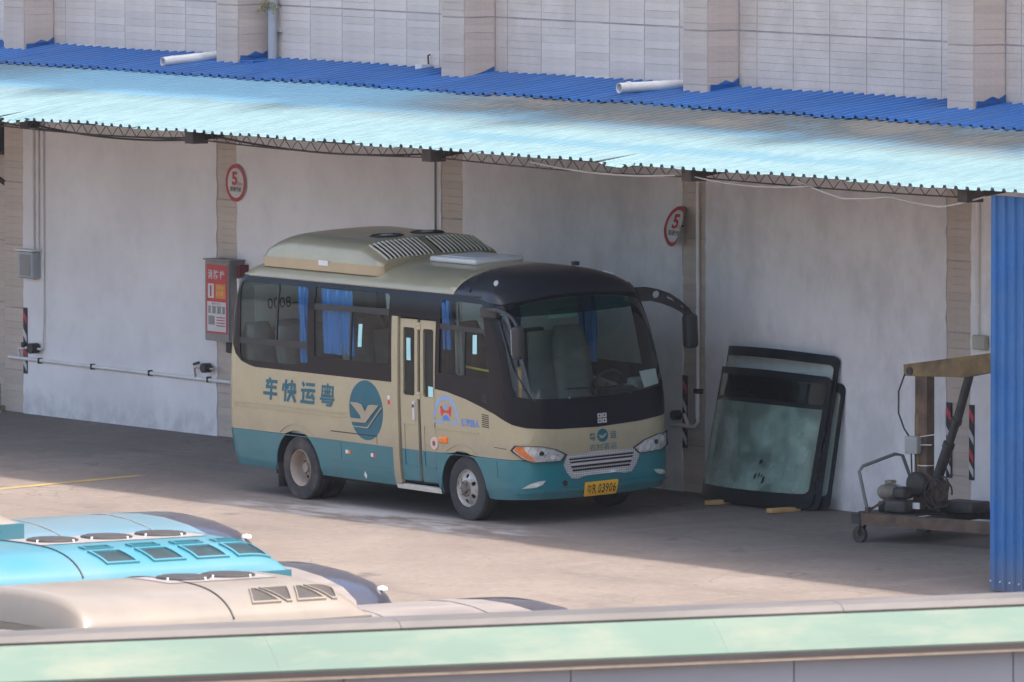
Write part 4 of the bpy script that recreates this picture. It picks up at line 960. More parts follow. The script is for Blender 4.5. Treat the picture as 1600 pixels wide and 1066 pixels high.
def curtain(x0, x1, y, z0, z1, mt=None):
    n = 28; V = []; s = 1 if y > 0 else -1
    for k in range(n+1):
        x = x0+(x1-x0)*k/n; d = .025*math.sin(k*1.55)+.01*math.sin(k*.7)
        V += [(x, y-s*(d), z1), (x+.02*math.sin(k), y-s*(d*1.3), (z0+z1)/2), (x, y-s*(d*1.1), z0)]
    MB().add(V, [(3*k+r, 3*k+r+1, 3*k+r+4, 3*k+r+3) for k in range(n) for r in range(2)], True).build('curtain', mt or M_CURT, bus)
curtain(-3.68, -3.34, -1.0, 1.66, 2.58); curtain(-3.16, -2.48, -1.0, 1.80, 2.58); curtain(-.58, -.42, -1.0, 2.0, 2.58)
curtain(-.60, -.30, .98, 1.7, 2.58); curtain(-2.2, -1.9, .98, 1.7, 2.58); curtain(-3.5, -3.2, .98, 1.7, 2.58); curtain(-.38, -.20, -.97, 1.72, 2.25, M_SEAT)
# white notice at the back of the cabin, seen through the rear side window
nb = MB().box(-4.985, -4.975, -.78, -.06, 1.98, 2.50).build('window_notice', M_WHT, bus)
lettering('notice_lettering', '0008—', -.60, 2.20, -.08, 2.33, lambda y, z, d: (-4.972, y, z), M_PLB, nb)
lettering('notice_lettering', '湛', -.62, 2.38, -.50, 2.47, lambda y, z, d: (-4.972, y, z), M_PLB, nb) if False else None
# stickers and clutter at the windscreen
MB().add([P(2.54, 1.70, -.03), P(2.83, 1.71, -.03), P(2.85, 1.53, -.03), P(2.58, 1.50, -.03)], [(0, 1, 2, 3)]).build('windscreen_paper', M_WHT, bus)
MB().bbox(.70, .86, .70, .88, 1.44, 1.60, .04).build('tissue_box', M_SEAT, bus)
MB().bbox(.55, .62, -.30, .10, 2.36, 2.47, .02).build('rear_view_mirror', pm('mirror_green', (.22, .42, .38), .3), bus)
for (x, y) in ((.93, -.55), (.90, -.25)): MB().lathe([(.012, 0), (.010, .02), (0, .022)], 'z', (x, y, 1.44), 8).build('dash_clip', M_WHT, bus)
# wipers
wp = MB().tube([P(.735, 2.40, .02), P(.76, 2.10, .022), P(.80, 1.82, .022)], .012, 6).build('wiper', M_BLKM, bus)
MB().tube([P(.80, 1.85, .03), P(.95, 1.52, .03), P(1.02, 1.44, .01)], .010, 6).build('wiper_arm', M_BLKM, wp)
wp = MB().tube([P(1.45, 1.58, .02), P(1.85, 1.56, .022), P(2.25, 1.56, .022)], .010, 6).build('wiper', M_BLKM, bus)
MB().tube([P(1.85, 1.56, .03), P(2.35, 1.46, .025)], .010, 6).build('wiper_arm', M_BLKM, wp)
# mirrors
mr = MB().bbox(1.20, 1.33, -1.27, -1.13, 2.00, 2.385, .045).build('wing_mirror', M_BLKM, bus)
MB().box(1.195, 1.199, -1.255, -1.145, 2.05, 2.34).build('mirror_glass', M_CHR, mr)
MB().tube([(.52, -1.06, 2.52), (.72, -1.10, 2.535), (.95, -1.15, 2.52), (1.15, -1.19, 2.47), (1.26, -1.20, 2.38)], [.045, .034, .024, .020, .020], 10).build('mirror_arm', M_BLKM, mr)
MB().bbox(.34, .66, -1.10, -1.02, 2.43, 2.55, .02).build('mirror_mount', M_BLKM, mr)
mr = MB().bbox(.73, .87, 1.50, 1.67, 1.88, 2.285, .045).build('wing_mirror', M_BLKM, bus)
MB().box(.725, .729, 1.52, 1.65, 1.93, 2.24).build('mirror_glass', M_CHR, mr)
armo = [(.80, 2.66), (.95, 2.655), (1.10, 2.62), (1.28, 2.555), (1.43, 2.46), (1.55, 2.36), (1.63, 2.26), (1.55, 2.24), (1.47, 2.31), (1.34, 2.38), (1.18, 2.44), (1.02, 2.485), (.86, 2.49)]
armh = [circ(1.095, 2.555, .065, .045, 14), [(1.235, 2.50), (1.30, 2.475), (1.355, 2.44), (1.375, 2.45), (1.34, 2.485), (1.27, 2.52), (1.235, 2.525)], [(1.43, 2.395), (1.48, 2.355), (1.51, 2.335), (1.515, 2.35), (1.48, 2.39), (1.445, 2.415)]]
patch('mirror_arm', armo, lambda y, z, d: (.84-d, y, z), M_BLKM, mr, armh, .1, .1, .05)
bp('mirror_mount_lamp', circ(.79, 2.485, .03, .03, 14), pm('green_lamp', (.02, .35, .24), .3), .02, thick=.02)

# ================================================================== THINGS ON AND AGAINST THE WALL
M_SIGNW = pm('sign_white', (.66, .64, .61), .5, var=.06, dirt=(.45, .42, .38), dirt_amt=.4); M_SIGNR = pm('sign_red', (.46, .03, .04), .5, var=.12); M_SIGNK = pm('sign_black', (.06, .05, .05), .6)
def speed_sign(cx, y, cz_, r, label, bent):
    t = thing('speed_sign', label, 'sign', (cx, y, cz_-r), 'round speed limit signs')
    n = 40; zb = lambda x, z: y-.012-(.10*((z-cz_)/r) if bent else 0)
    def f(x, z, d): return (x, (y-bent*.07*((cz_-z)/r+.2)-bent*.10*max(0, (x-cx)/r)**2)+d, z)
    def o(k): return lambda x, z, d: (lambda p: (p[0], p[1]-k, p[2]))(f(x, z, d))
    rz = r*1.02
    plate = [(cx+r*math.cos(2*math.pi*k/n)*(1-.22*bent*max(0, -math.sin(2*math.pi*k/n))**2), cz_+rz*math.sin(2*math.pi*k/n)) for k in range(n)]
    patch('sign_plate', plate, f, M_SIGNW, t, (), .08, .08, .006)
    inn = [(cx+(x-cx)*.80, cz_+(z-cz_)*.80) for x, z in plate]
    patch('red_ring', plate, o(.003), M_SIGNR, t, [inn], .08, .08, .002)
    lettering('sign_digit', '5', cx-.085, cz_-.03, cx+.045, cz_+.145, o(.004), M_SIGNR, t, bold=.035)
    lettering('sign_lettering', 'Km', cx+.065, cz_-.025, cx+.15, cz_+.02, o(.004), M_SIGNR, t)
    lettering('sign_lettering', '限速行驶', cx-.12, cz_-.11, cx+.13, cz_-.045, o(.004), M_SIGNK, t, bold=.01)
    MB().tube([(cx, y+.02, cz_), (cx, .0, cz_)], .012, 8).build('sign_bolt', M_STEEL, t)
speed_sign(-10.57, -.045, 3.275, .235, 'round white speed sign with red ring on the pillar above the hydrant cabinet', 0)
speed_sign(-.77, -.10, 3.19, .235, 'bent round speed sign with red ring hanging on the wall right of the bus', 1)
# hydrant cabinet
M_CABG = pm('cabinet_grey', (.27, .255, .245), .5, metal=.3, var=.12, dirt=(.20, .17, .15), dirt_amt=.4); M_RED2 = pm('poster_red', (.55, .05, .045), .5, var=.06); M_PW = pm('poster_white', (.66, .63, .62), .55, var=.05); M_ORG = pm('poster_orange', (.72, .22, .05), .5)
x0, x1, z0, z1 = -10.98, -10.40, 1.25, 2.28
t = thing('hydrant_cabinet', 'grey fire hydrant cabinet with a red and white instruction poster on its door', 'cabinet', (-10.69, -.12, 1.25))
MB().box(x0, x1, -.24, -.015, z0, z1).build('case', M_CABG, t)
dr = MB().box(x0+.012, x1-.012, -.256, -.241, z0+.012, z1-.012).build('door', M_CABG, t)
MB().box(x0-.02, x1+.02, -.27, -.01, z1+.001, z1+.02).build('top_cover', M_CABG, t)
po = MB().box(x0+.05, x1-.045, -.262, -.257, z0+.10, z1-.05).build('poster', M_RED2, t)
pf = planeY(-.2655)
def pb(nm, a, b, c, d, mt, k=0): MB().box(a, b, -.2645-k, -.2622, c, d).build(nm, mt, po)
pb('poster_field', x0+.075, x1-.07, 1.375, 1.755, M_PW)
pb('poster_figure', x0+.09, x0+.23, 1.80, 1.985, M_PW); pb('poster_field', x0+.27, x1-.08, 1.80, 1.985, M_ORG)
pb('poster_picture', x0+.10, x1-.09, 1.605, 1.70, M_CABG, .001); pb('poster_picture', x0+.10, x0+.25, 1.46, 1.575, M_CABG, .001); pb('poster_picture', x0+.14, x0+.175, 1.82, 1.96, M_SIGNR, .001)
for k in range(4): pb('poster_rule', x0+.29, x1-.09, 1.445+.035*k, 1.458+.035*k, M_SIGNR, .001)
for k in range(3): pb('poster_picture', x0+.16+.12*k, x0+.19+.12*k, 1.61, 1.695, M_PW, .002)
for k, ch in enumerate('消防栓'): lettering('poster_lettering', ch, x0+.09+.14*k, 2.045, x0+.20+.14*k, 2.165, pf, M_PW, po, bold=.02)
lettering('poster_lettering', '119', x0+.30, 1.83, x0+.44, 1.90, pf, pm('poster_yellow', (.75, .55, .1), .5), po, bold=.01)
lettering('poster_lettering', '火警电话', x0+.285, 1.92, x0+.46, 1.965, pf, pm('poster_yellow', (.75, .55, .1), .5), po)
lettering('poster_lettering', '使用方法', x0+.18, 1.715, x0+.38, 1.745, pf, M_SIGNK, po)
MB().bbox(-10.62, -10.48, -.18, -.06, 1.10, 1.25, .03).build('drain_valve', M_STEEL, t)
o = MB().box(-10.36, -10.30, -.16, -.02, 2.08, 2.24).build('extinguisher_box', pm('box_red', (.16, .025, .03), .6)); tag(o, 'small red box on the pillar right beside the hydrant cabinet', 'box')
# low water pipe with two taps and meters
M_PIPE = pm('painted_pipe', (.80, .77, .75), .5, var=.08, dirt=(.55, .49, .45), dirt_amt=.4)
t = thing('water_pipe', 'thin white water pipe running low along the plaster wall left of the bus', 'pipe', (-13.5, -.06, .72))
MB().tube([(-16.08, -.05, .73), (-10.3, -.055, .715)], .024, 10).build('main_run', M_PIPE, t)
for x in (-15.3, -14, -12.6, -11.2): MB().box(x-.012, x+.012, -.085, -.02, .685, .76).build('pipe_clip', M_STEEL, t)
MB().tube([(-15.80, -.06, .73), (-15.80, -.07, .86), (-15.62, -.085, .88), (-15.24, -.085, .88)], .018, 8).build('branch', M_PIPE, t)
MB().tube([(-11.50, -.06, .72), (-11.50, -.08, .855), (-11.42, -.09, .865), (-11.02, -.09, .865)], .016, 8).build('branch', pm('pipe_pink', (.50, .40, .37), .55), t)
MB().tube([(-15.37, -.17, .885), (-15.37, -.05, .885)], .07, 16).build('water_meter', M_BLKM, t); MB().tube([(-11.17, -.17, .875), (-11.17, -.06, .875)], .062, 16).build('water_meter', M_BLKM, t)
MB().beam((-11.50, -.09, .90), (-11.38, -.09, .93), .03, .03).build('tap_lever', M_BLKM, t); MB().bbox(-15.68, -15.60, -.12, -.06, .88, .95, .015).build('tap_lever', M_BLKM, t)
# vertical conduits at the left pillar
o = MB().tube([(-15.47, -.045, 3.98), (-15.47, -.045, 1.78)], .022, 8).build('conduit', M_PIPE); tag(o, 'white conduit running down into the grey meter box, left of its twin', 'pipe')
o = MB().tube([(-15.35, -.045, 4.1), (-15.35, -.045, 1.80)], .020, 8).build('conduit', M_PIPE); tag(o, 'middle white conduit of the three beside the left pillar', 'pipe')
o = MB().tube([(-15.22, -.045, 4.1), (-15.22, -.045, 1.2), (-15.22, -.06, .89), (-15.28, -.08, .88)], .014, 8).build('conduit', M_PIPE); tag(o, 'thin white pipe dropping to the round water meter by the left pillar', 'pipe')
t = thing('meter_box', 'grey curved-front meter box on the left pillar edge', 'box', (-15.5, -.08, 1.8))
MB().bbox(-15.68, -15.32, -.16, -.01, 1.80, 2.16, .03).build('case', M_GPIPE, t); MB().box(-15.72, -15.28, -.19, -.01, 2.165, 2.185).build('lid', M_PIPE, t); MB().box(-15.62, -15.36, -.166, -.161, 1.84, 2.12).build('window', pm('meter_window', (.20, .22, .22), .3), t)
# white pipe on the fourth pillar, valve behind the bus nose
t = thing('water_pipe', 'thin white pipe dropping down the pillar between bus mirror and leaning windscreens', 'pipe', (-.40, -.05, .8))
MB().tube([(-.42, -.05, 4.2), (-.40, -.05, .86), (-.46, -.06, .80), (-.95, -.06, .80)], .023, 8).build('main_run', M_PIPE, t)
MB().bbox(-.45, -.34, -.09, -.01, 1.20, 1.26, .01).build('pipe_clip', M_STEEL, t); MB().tube([(-.40, -.06, 1.22), (-.40, -.06, .90)], .03, 8).build('pipe_sleeve', M_PIPE, t); MB().tube([(-.80, -.14, .92), (-.80, -.04, .92)], .06, 14).build('water_meter', M_BLKM, t); MB().beam((-.56, -.08, .80), (-.62, -.1, .95), .03, .03).build('tap_lever', M_PIPE, t)
# striped warning strips on pillars
M_HB = pm('warn_black', (.03, .026, .028), .6, var=.2); M_HR = pm('warn_red', (.52, .05, .09), .5, var=.15); M_HW = pm('warn_white', (.58, .56, .57), .55, var=.1)
def warn(x, label):
    t = thing('warning_strip', label, 'strip', (x, -.02, .53), 'striped warning strips on the pillars')
    MB().box(x-.045, x+.045, -.036, -.0225, .53, 1.40).build('strip', M_HB, t)
    for k, (zz, mt) in enumerate(((1.22, M_HR), (.98, M_HW), (.76, M_HR), (.60, M_HW))):
        MB().prism([(x-.043, zz+.06), (x+.043, zz-.04), (x+.043, zz+.05), (x-.043, zz+.15)], -.0395, -.0365).build('stripe', mt, t)
warn(-15.70, 'black, red and white warning strip on the leftmost pillar'); warn(-.70, 'black and white warning strip beside the thin white pipe, behind the bus mirror')
warn(4.56, 'left of the two striped warning strips on the pillar behind the crane'); warn(5.0, 'right of the two striped warning strips on the pillar behind the crane')
o = MB().bbox(5.08, 5.32, -.10, -.023, 2.05, 2.22, .02).build('junction_box', pm('box_buff', (.45, .42, .35), .6)); tag(o, 'pale junction box on the wall right of the striped pillar', 'box')
o = MB().tube([(5.12, -.04, 4.2), (5.12, -.04, 2.2)], .03, 8).build('conduit', M_PIPE); tag(o, 'white conduit above the pale junction box at the right', 'pipe')
o = MB().tube([(-6.03, -.04, 4.2), (-6.03, -.04, 1.0)], .012, 8).build('conduit', M_CABG); tag(o, 'dark thin conduit on the left edge of the pillar behind the bus', 'pipe')
# cables below the eave
def cable(pts, r, mt, label, sag=.1):
    out = []
    for a, b in zip(pts[:-1], pts[1:]):
        a, b = Vector(a), Vector(b)
        for k in range(12): q = k/12; out.append(a.lerp(b, q)+Vector((0, 0, -sag*4*q*(1-q))))
    out.append(Vector(pts[-1])); o = MB().tube(out, r, 6).build('cable', mt); return tag(o, label, 'cable', 'cables slung below the eave')
M_CBK = pm('cable_black', (.05, .04, .038), .7); M_CWH = pm('cable_white', (.50, .46, .42), .6)
cable([(-15.05, -.25, 3.84), (-10.6, -.25, 3.86), (-5.6, -.25, 3.87)], .014, M_CBK, 'dark sagging cable slung between the two left pillars', .10)
cable([(-10.8, -3.6, 4.16), (-5.8, -3.6, 4.15)], .010, M_CBK, 'thin dark cable looped under the eave at the left', .07)
cable([(6.74, -3.8, 4.18), (7.6, -3.8, 4.02), (8.47, -3.8, 4.08), (9.41, -3.8, 4.01), (10.22, -3.8, 4.16)], .011, M_CWH, 'loose white cable hanging under the eave at the right', .01)
cable([(1.5, -3.8, 4.17), (4.4, -3.8, 4.14)], .012, M_CWH, 'pinkish cable sagging under the eave above the round sign', .06); cable([(4.8, -3.82, 4.14), (7.0, -3.82, 4.13)], .010, M_CWH, 'pale cable under the eave right of the thin pipe pillar', .05)
t = thing('floodlight', 'small dark floodlight hanging at the top of the left pillar', 'lamp', (-15.3, -.2, 3.9)); MB().bbox(-15.40, -15.20, -.30, -.10, 3.80, 3.95, .02).build('lamp_body', M_BLKM, t); MB().beam((-15.3, -.1, 3.92), (-15.3, -.02, 4.0), .03, .03).build('bracket', M_STEEL, t)
# air conditioner outdoor unit at the far left edge
t = thing('condenser_unit', 'dark air-conditioner unit on a wall bracket at the left edge of the picture', 'air conditioner', (-17.2, .2, 3.35))
MB().bbox(-17.6, -16.72, .08, .44, 3.42, 4.05, .02).build('case', pm('unit_dark', (.055, .065, .08), .5), t)
MB().beam((-17.5, .03, 3.38), (-16.6, .03, 3.38), .05, .05).beam((-17.5, .42, 3.38), (-16.6, .42, 3.38), .05, .05).beam((-17.3, .04, 3.36), (-16.62, .30, 2.95), .05, .05).build('bracket', M_STEEL, t)
# bottle and boards at the left pillar foot
o = MB().lathe([(0, 0), (.10, .0), (.115, .03), (.115, .14), (.105, .17), (.115, .20), (.11, .32), (.06, .42), (.035, .45), (.035, .50), (0, .50)], 'z', (-16.38, -.12, gz(-.12)+.035), 20).build('plastic_jug', glass('milky_plastic', (.75, .75, .75), .6, .2, .6, (.62, .62, .63)), None, 60); tag(o, 'milky plastic jug standing on boards at the foot of the left pillar', 'jug')
M_WOOD = pm('weathered_wood', (.42, .30, .17), .8, var=.2, scale=6, stretch=(1, 8, 8)); M_WOODO = pm('orange_wood', (.52, .32, .12), .75, var=.15, scale=6, stretch=(6, 1, 6))
for a, b, l in (((-17.2, -.05, .0), (-16.05, -.25, .0), 'pale board lying at the foot of the left pillar, nearest the yard'), ((-17.3, .10, .0), (-16.35, -.02, .0), 'darker board lying under the plastic jug')):
    o = MB().beam((a[0], a[1], gz(a[1])+.016), (b[0], b[1], gz(b[1])+.017), .12, .03).build('board', M_WOOD); tag(o, l, 'board', 'boards under the jug')

# ---- old windscreens leaning on the wall
M_OGL = glass('old_windscreen_glass', (.90, .98, .95), .5, .04, .46, (.40, .56, .49)); M_OGL2 = glass('old_windscreen_clear', (.955, .985, .975), .4, .04, .05, (.45, .52, .49)); M_FRIT = pm('frit_black', (.009, .012, .015), .45, var=.3, spec=.15); M_TB = glass('old_tint_band', (.10, .30, .29), .6, .05)
def screen(label, xc, w, h, yb, yt, z0, bow, band, tilt=0., border=.05, bot=.17, clear=False, topbar=.10):
    t = thing('windscreen', label, 'windscreen', (xc, yb, z0), 'old windscreens leaning on the wall')
    def f(k):
        def g(u, v, d):
            # u along width -w/2..w/2, v up 0..h ; bowed outwards, ends curl back to the wall
            q = v/h; y = yb+(yt-yb)*q; e = (abs(u)/(w/2)); b = bow*(1-e**2.2)-bow*.9*max(0, e-.86)**1.2*5
            z = z0+math.sqrt(max(.01, h*h-(yt-yb)**2))*q
            x = xc+u+tilt*v
            return (x, y-b+d-k, z-.03*e*e*(1-q)*0+.05*(1-e*e)*(q-.3))
        return g
    oo = rrect(-w/2, 0, w/2, h, .09, 6); hole = rrect(-w/2+border, bot, w/2-border, h-topbar, .06, 6)
    patch('glass_sheet', inset(oo, .992), f(0), M_OGL2 if clear else M_OGL, t, (), .09, .12, .006)
    patch('black_border', oo, f(.003), M_FRIT, t, [hole], .09, .12, .012)
    if band:
        patch('tint_band', [(-w/2+border*.8, h-topbar-band), (w/2-border*.8, h-topbar-band), (w/2-border*.8, h-topbar+.02), (-w/2+border*.8, h-topbar+.02)], f(.004), M_TB, t, (), .09, .12, .003)
        patch('band_edge', [(-w/2+border*.8, h-topbar-band-.05), (w/2-border*.8, h-topbar-band-.05), (w/2-border*.8, h-topbar-band), (-w/2+border*.8, h-topbar-band)], f(.004), M_FRIT, t, (), .09, .12, .003)
    return t, f
t1, f1 = screen('nearest old windscreen leaning on the wall, dark band on top, green glass with scratches', 1.20, 2.22, 1.56, -.42, -.20, gz(-.5)+.045, .16, .24, .085)
screen('old windscreen whose black top bar rises behind the nearest one', 1.25, 2.24, 1.83, -.34, -.10, gz(-.3)+.01, .13, 0, .05, topbar=.11, clear=True)
screen('old windscreen whose right edge shows farthest along the wall', 1.46, 2.02, 1.50, -.24, -.05, gz(-.2)+.01, .06, 0, .05, clear=True)
M_SCR = glass('scratched_film', (.9, .95, .92), .3, .3, .30, (.55, .62, .58)); patch('scratch_film', [(-1.0, .22), (-.30, .20), (-.18, .45), (-.26, .80), (-.42, 1.15), (-.75, 1.22), (-1.02, 1.1)], f1(.006), M_SCR, t1, (), .06, .09, .002)
patch('edge_glint', [(-1.10, .22), (-1.02, .20), (-1.0, 1.22), (-1.07, 1.24)], f1(.008), pm('painted_glint', (.55, .56, .55), .5, var=.2, scale=12), t1, (), .05, .1, .002)  # pale strip: light caught on the glass edge, put into the colour
for k in range(6):
    u, v = random.gauss(.30, .05), random.gauss(.36, .06); ww, hh = random.uniform(.012, .03), random.uniform(.015, .05); g = f1(.007+.0004*k)
    MB().add([g(u-ww, v-hh, 0), g(u+ww*.6, v-hh*.5, 0), g(u+ww, v+hh, 0), g(u-ww*.4, v+hh*.6, 0)], [(0, 1, 2, 3)]).build('tar_smear', M_FRIT, t1)
for (x, y, l) in ((.80, -.52, 'left orange wooden block under the leaning windscreens'), (2.10, -.56, 'right orange wooden block under the leaning windscreens')):
    o = MB().bbox(x-.05, x+.05, y-.26, y+.26, gz(y)+.0, gz(y)+.055, .008).build('wooden_block', M_WOODO); tag(o, l, 'block', 'wooden blocks under the windscreens')
    o.rotation_euler = (0, 0, 0)

# ---- rusty home-made crane trolley
M_RUST = pm('rusty_brown', (.115, .078, .058), .85, var=.35, scale=5, dirt=(.24, .14, .075), dirt_amt=.75, dscale=3, bump=.3); M_RUSTY = pm('ochre_rust', (.24, .165, .075), .8, var=.3, scale=5, dirt=(.10, .065, .05), dirt_amt=.8, dscale=3); M_GREASE = pm('greasy_black', (.035, .032, .030), .55, var=.4, scale=8, dirt=(.10, .08, .07), dirt_amt=.5)
cr_t = thing('crane_trolley', 'rusty wheeled workshop crane with ochre boom, beside the blue wall', 'crane', (5.4, -1.88, gz(-1.88)), rot=(0, 0, math.radians(15)))
cb = gz(-1.5)-gz(-1.88)
def cbm(nm, p, q, w, h, mt, par=None, up=(0, 0, 1)): return MB().beam(p, q, w, h, up).build(nm, mt, par or cr_t)
cbm('base_beam', (.02, -.02, .27), (2.6, -.02, .27), .11, .13, M_RUST); cbm('base_beam', (-.08, 1.22, .29), (2.6, 1.22, .29), .10, .12, M_GREASE)
cbm('cross_beam', (-.05, -.08, .272), (-.12, 1.28, .29), .12, .12, M_GREASE); cbm('cross_beam', (.75, .04, .27), (.75, 1.17, .28), .09, .09, M_GREASE); cbm('cross_beam', (1.7, .04, .27), (1.7, 1.17, .28), .09, .09, M_GREASE)
MB().box(-.1, .72, .04, 1.15, .33, .345).build('deck_plate', M_GREASE, cr_t)
for (x, y) in ((0., -.02), (.0, 1.15), (2.3, -.02), (2.3, 1.2)):
    c = MB().lathe([(.0, -.03), (.085, -.03), (.095, -.02), (.095, .02), (.085, .03), (0, .03)], 'y', (x-.03, y, .09), 20).build('caster', M_GREASE, cr_t, 40)
    MB().beam((x-.03, y-.045, .09), (x+.01, y-.045, .21), .05, .012).beam((x-.03, y+.045, .09), (x+.01, y+.045, .21), .05, .012).build('caster_fork', M_RUST, c)
    MB().tube([(x-.03, y-.05, .09), (x-.03, y+.05, .09)], .02, 8).build('caster_axle', M_RUST, c)
PX, PY = .40, .62
mast = MB().box(PX-.085, PX+.085, PY-.07, PY+.07, .34, 1.90).build('mast', M_RUST, cr_t)
MB().box(PX-.088, PX-.03, PY-.073, PY+.06, .5, 1.45).build('mast_plate', M_RUSTY, mast)
bm_pts = [(PX-.24, 1.88), (PX-.24, 2.01), (2.35, 2.34), (2.35, 2.17), (PX+.62, 1.90)]
MB().prism(bm_pts, PY-.085, PY+.085).build('boom', M_RUSTY, cr_t); MB().tube([(PX-.15, PY-.10, 1.94), (PX-.15, PY+.10, 1.94)], .045, 12).build('boom_pivot', M_GREASE, cr_t)
rm = MB().tube([(PX+.16, PY-.02, .62), (PX+.36, PY-.02, 1.10)], .062, 12).build('hydraulic_ram', M_GREASE, cr_t)
MB().tube([(PX+.36, PY-.02, 1.10), (PX+.48, PY-.02, 1.40)], .048, 12).build('ram_stage', M_GREASE, rm); MB().tube([(PX+.48, PY-.02, 1.38), (PX+.66, PY-.02, 1.92)], .052, 12).build('ram_stage', M_GREASE, rm)
for p_, q_, r_ in (((PX+.35, PY-.02, 1.08), (PX+.375, PY-.02, 1.14), .07), ((PX+.46, PY-.02, 1.36), (PX+.485, PY-.02, 1.42), .066)): MB().tube([p_, q_], r_, 12).build('ram_collar', M_GREASE, rm)
MB().prism([(PX-.09, .34), (PX+.26, .42), (PX+.28, .66), (PX+.10, .80), (PX-.09, .78)], PY-.10, PY+.10).build('mast_foot', M_RUST, cr_t)
MB().lathe([(0, -.05), (.12, -.05), (.14, -.03), (.14, .03), (.12, .05), (0, .05)], 'y', (PX+.02, PY-.16, .66), 18).build('winch_drum', M_GREASE, cr_t, 40)
# handle
MB().tube([(.02, .06, .34), (-.10, .05, .80), (-.085, .10, .86), (-.03, .62, .97), (.0, .72, .95), (.16, .84, .40)], .020, 10).build('handle', pm('handle_paint', (.16, .165, .16), .6, var=.2), cr_t); MB().beam((.02, .06, .33), (.02, .06, .40), .05, .05).build('handle_socket', M_RUST, cr_t)
# motor, pump, hoses
M_MOT = pm('motor_grey', (.24, .21, .17), .7, var=.25, scale=8)
mo = MB().lathe([(0, -.15), (.06, -.15), (.082, -.12), (.092, -.08), (.092, .06), (.07, .10), (0, .10)], 'x', (.16, .30, .56), 20).build('motor', M_MOT, cr_t, 40)
for k in range(7): MB().lathe([(.099, -.006), (.099, .006)], 'x', (.10+.025*k, .30, .56), 20).build('motor_fin', M_MOT, mo)
MB().bbox(.05, .27, .2, .40, .345, .46, .02).build('motor_base', M_GREASE, mo); MB().bbox(.10, .20, .26, .36, .66, .70, .01).build('terminal_box', M_MOT, mo)
MB().bbox(.30, .48, .14, .34, .50, .64, .04).build('pump', M_GREASE, cr_t); MB().bbox(.26, .56, .04, .28, .345, .50, .04).build('oil_tank', M_GREASE, cr_t); MB().bbox(.62, 1.10, .6, .95, .345, .47, .02).build('tray', M_GREASE, cr_t)
MB().beam((.02, .12, .37), (.36, .30, .62), .03, .03).build('stay', M_RUST, cr_t)
MB().box(PX+.15, PX+.25, .20, .22, .40, .47).build('label_tag', M_WHT, cr_t)
for k in range(5):
    c = Vector((PX+.30+.05*math.sin(k*2), PY-.10-.02*k, .56+.05*math.cos(k*1.7))); r = .12+.03*math.sin(k*3); a_ = k*.6
    MB().tube([c+Vector((r*math.cos(q)*math.cos(a_*.3), .05*math.sin(q+a_), r*1.2*math.sin(q))) for q in [2*math.pi*j/22 for j in range(21)]], .011, 6).build('hose', M_CBK, cr_t)
MB().tube([(PX-.22, PY-.09, 1.90), (PX-.30, PY-.10, 1.70), (PX-.30, PY-.10, 1.45), (PX-.22, PY-.10, 1.28), (PX-.12, PY-.10, 1.16)], .010, 6).build('cable', M_CBK, cr_t)
sb = MB().bbox(PX-.16, PX+.02, PY-.17, PY-.075, 1.00, 1.20, .012).build('switch_box', pm('switch_grey', (.36, .37, .36), .5), cr_t)
MB().tube([(PX-.04, PY-.12, 1.0), (PX-.03, PY-.10, .7), (PX+.0, PY-.12, .5)], .009, 6).tube([(PX-.1, PY-.12, 1.0), (PX-.08, PY-.12, .6)], .009, 6).build('cable', M_CBK, cr_t)
MB().tube([(PX-.02, PY-.1, 1.19), (PX+.22, PY-.1, 1.23)], .006, 5).tube([(PX-.02, PY-.1, 1.10), (PX+.18, PY-.1, 1.11)], .006, 5).build('wire_end', M_PIPE, sb)
MB().lathe([(.10, 0), (.10, .012)], 'z', (PX+.02, PY, .86), 20).build('wire_binding', M_PIPE, cr_t)

# ================================================================== COACHES IN THE FOREGROUND
M_CYANP = pm('coach_cyan', (.085, .165, .20), .35, var=.06, scale=1.2, dirt=(.14, .17, .18), dirt_amt=.5, dscale=1.5, coat=.3); M_CREAM = pm('coach_cream', (.205, .172, .135), .40, var=.06, scale=1.5, dirt=(.15, .13, .11), dirt_amt=.7, dscale=1.6, coat=.2)
M_CYANB = pm('pod_cyan', (.040, .185, .235), .32, var=.06, scale=1.5, dirt=(.12, .18, .20), dirt_amt=.45, dscale=1.5, coat=.3)
M_ROOFB = pm('coach_roof_grey', (.17, .148, .132), .55, var=.2, scale=1.5, dirt=(.25, .215, .18), dirt_amt=.6, dscale=2, stretch=(3, .6, 1)); M_SCRN = pm('coach_screen', (.030, .030, .042), .18, var=.15, coat=.4); M_FAN = pm('fan_mesh', (.028, .025, .024), .7, var=.25, scale=30); M_PODT = pm('pod_top_grey', (.235, .21, .205), .5, var=.08, dirt=(.17, .15, .135), dirt_amt=.4)
M_OPENB = pm('opening_brown', (.050, .040, .032), .6, var=.3); M_OPEN = pm('opening_green', (.004, .022, .025), .5, var=.5, scale=9)
CT = [(.05, 1.16, .0), (.5, 1.2, .02), (1.2, 1.2, .0), (1.7, 1.19, -.06), (2.2, 1.17, -.20), (2.45, 1.14, -.32), (2.60, 1.10, -.34), (2.71, 1.02, -.37), (2.80, .86, -.42), (2.87, .60, -.52), (2.915, .30, -.66), (2.93, 0, -.90)]
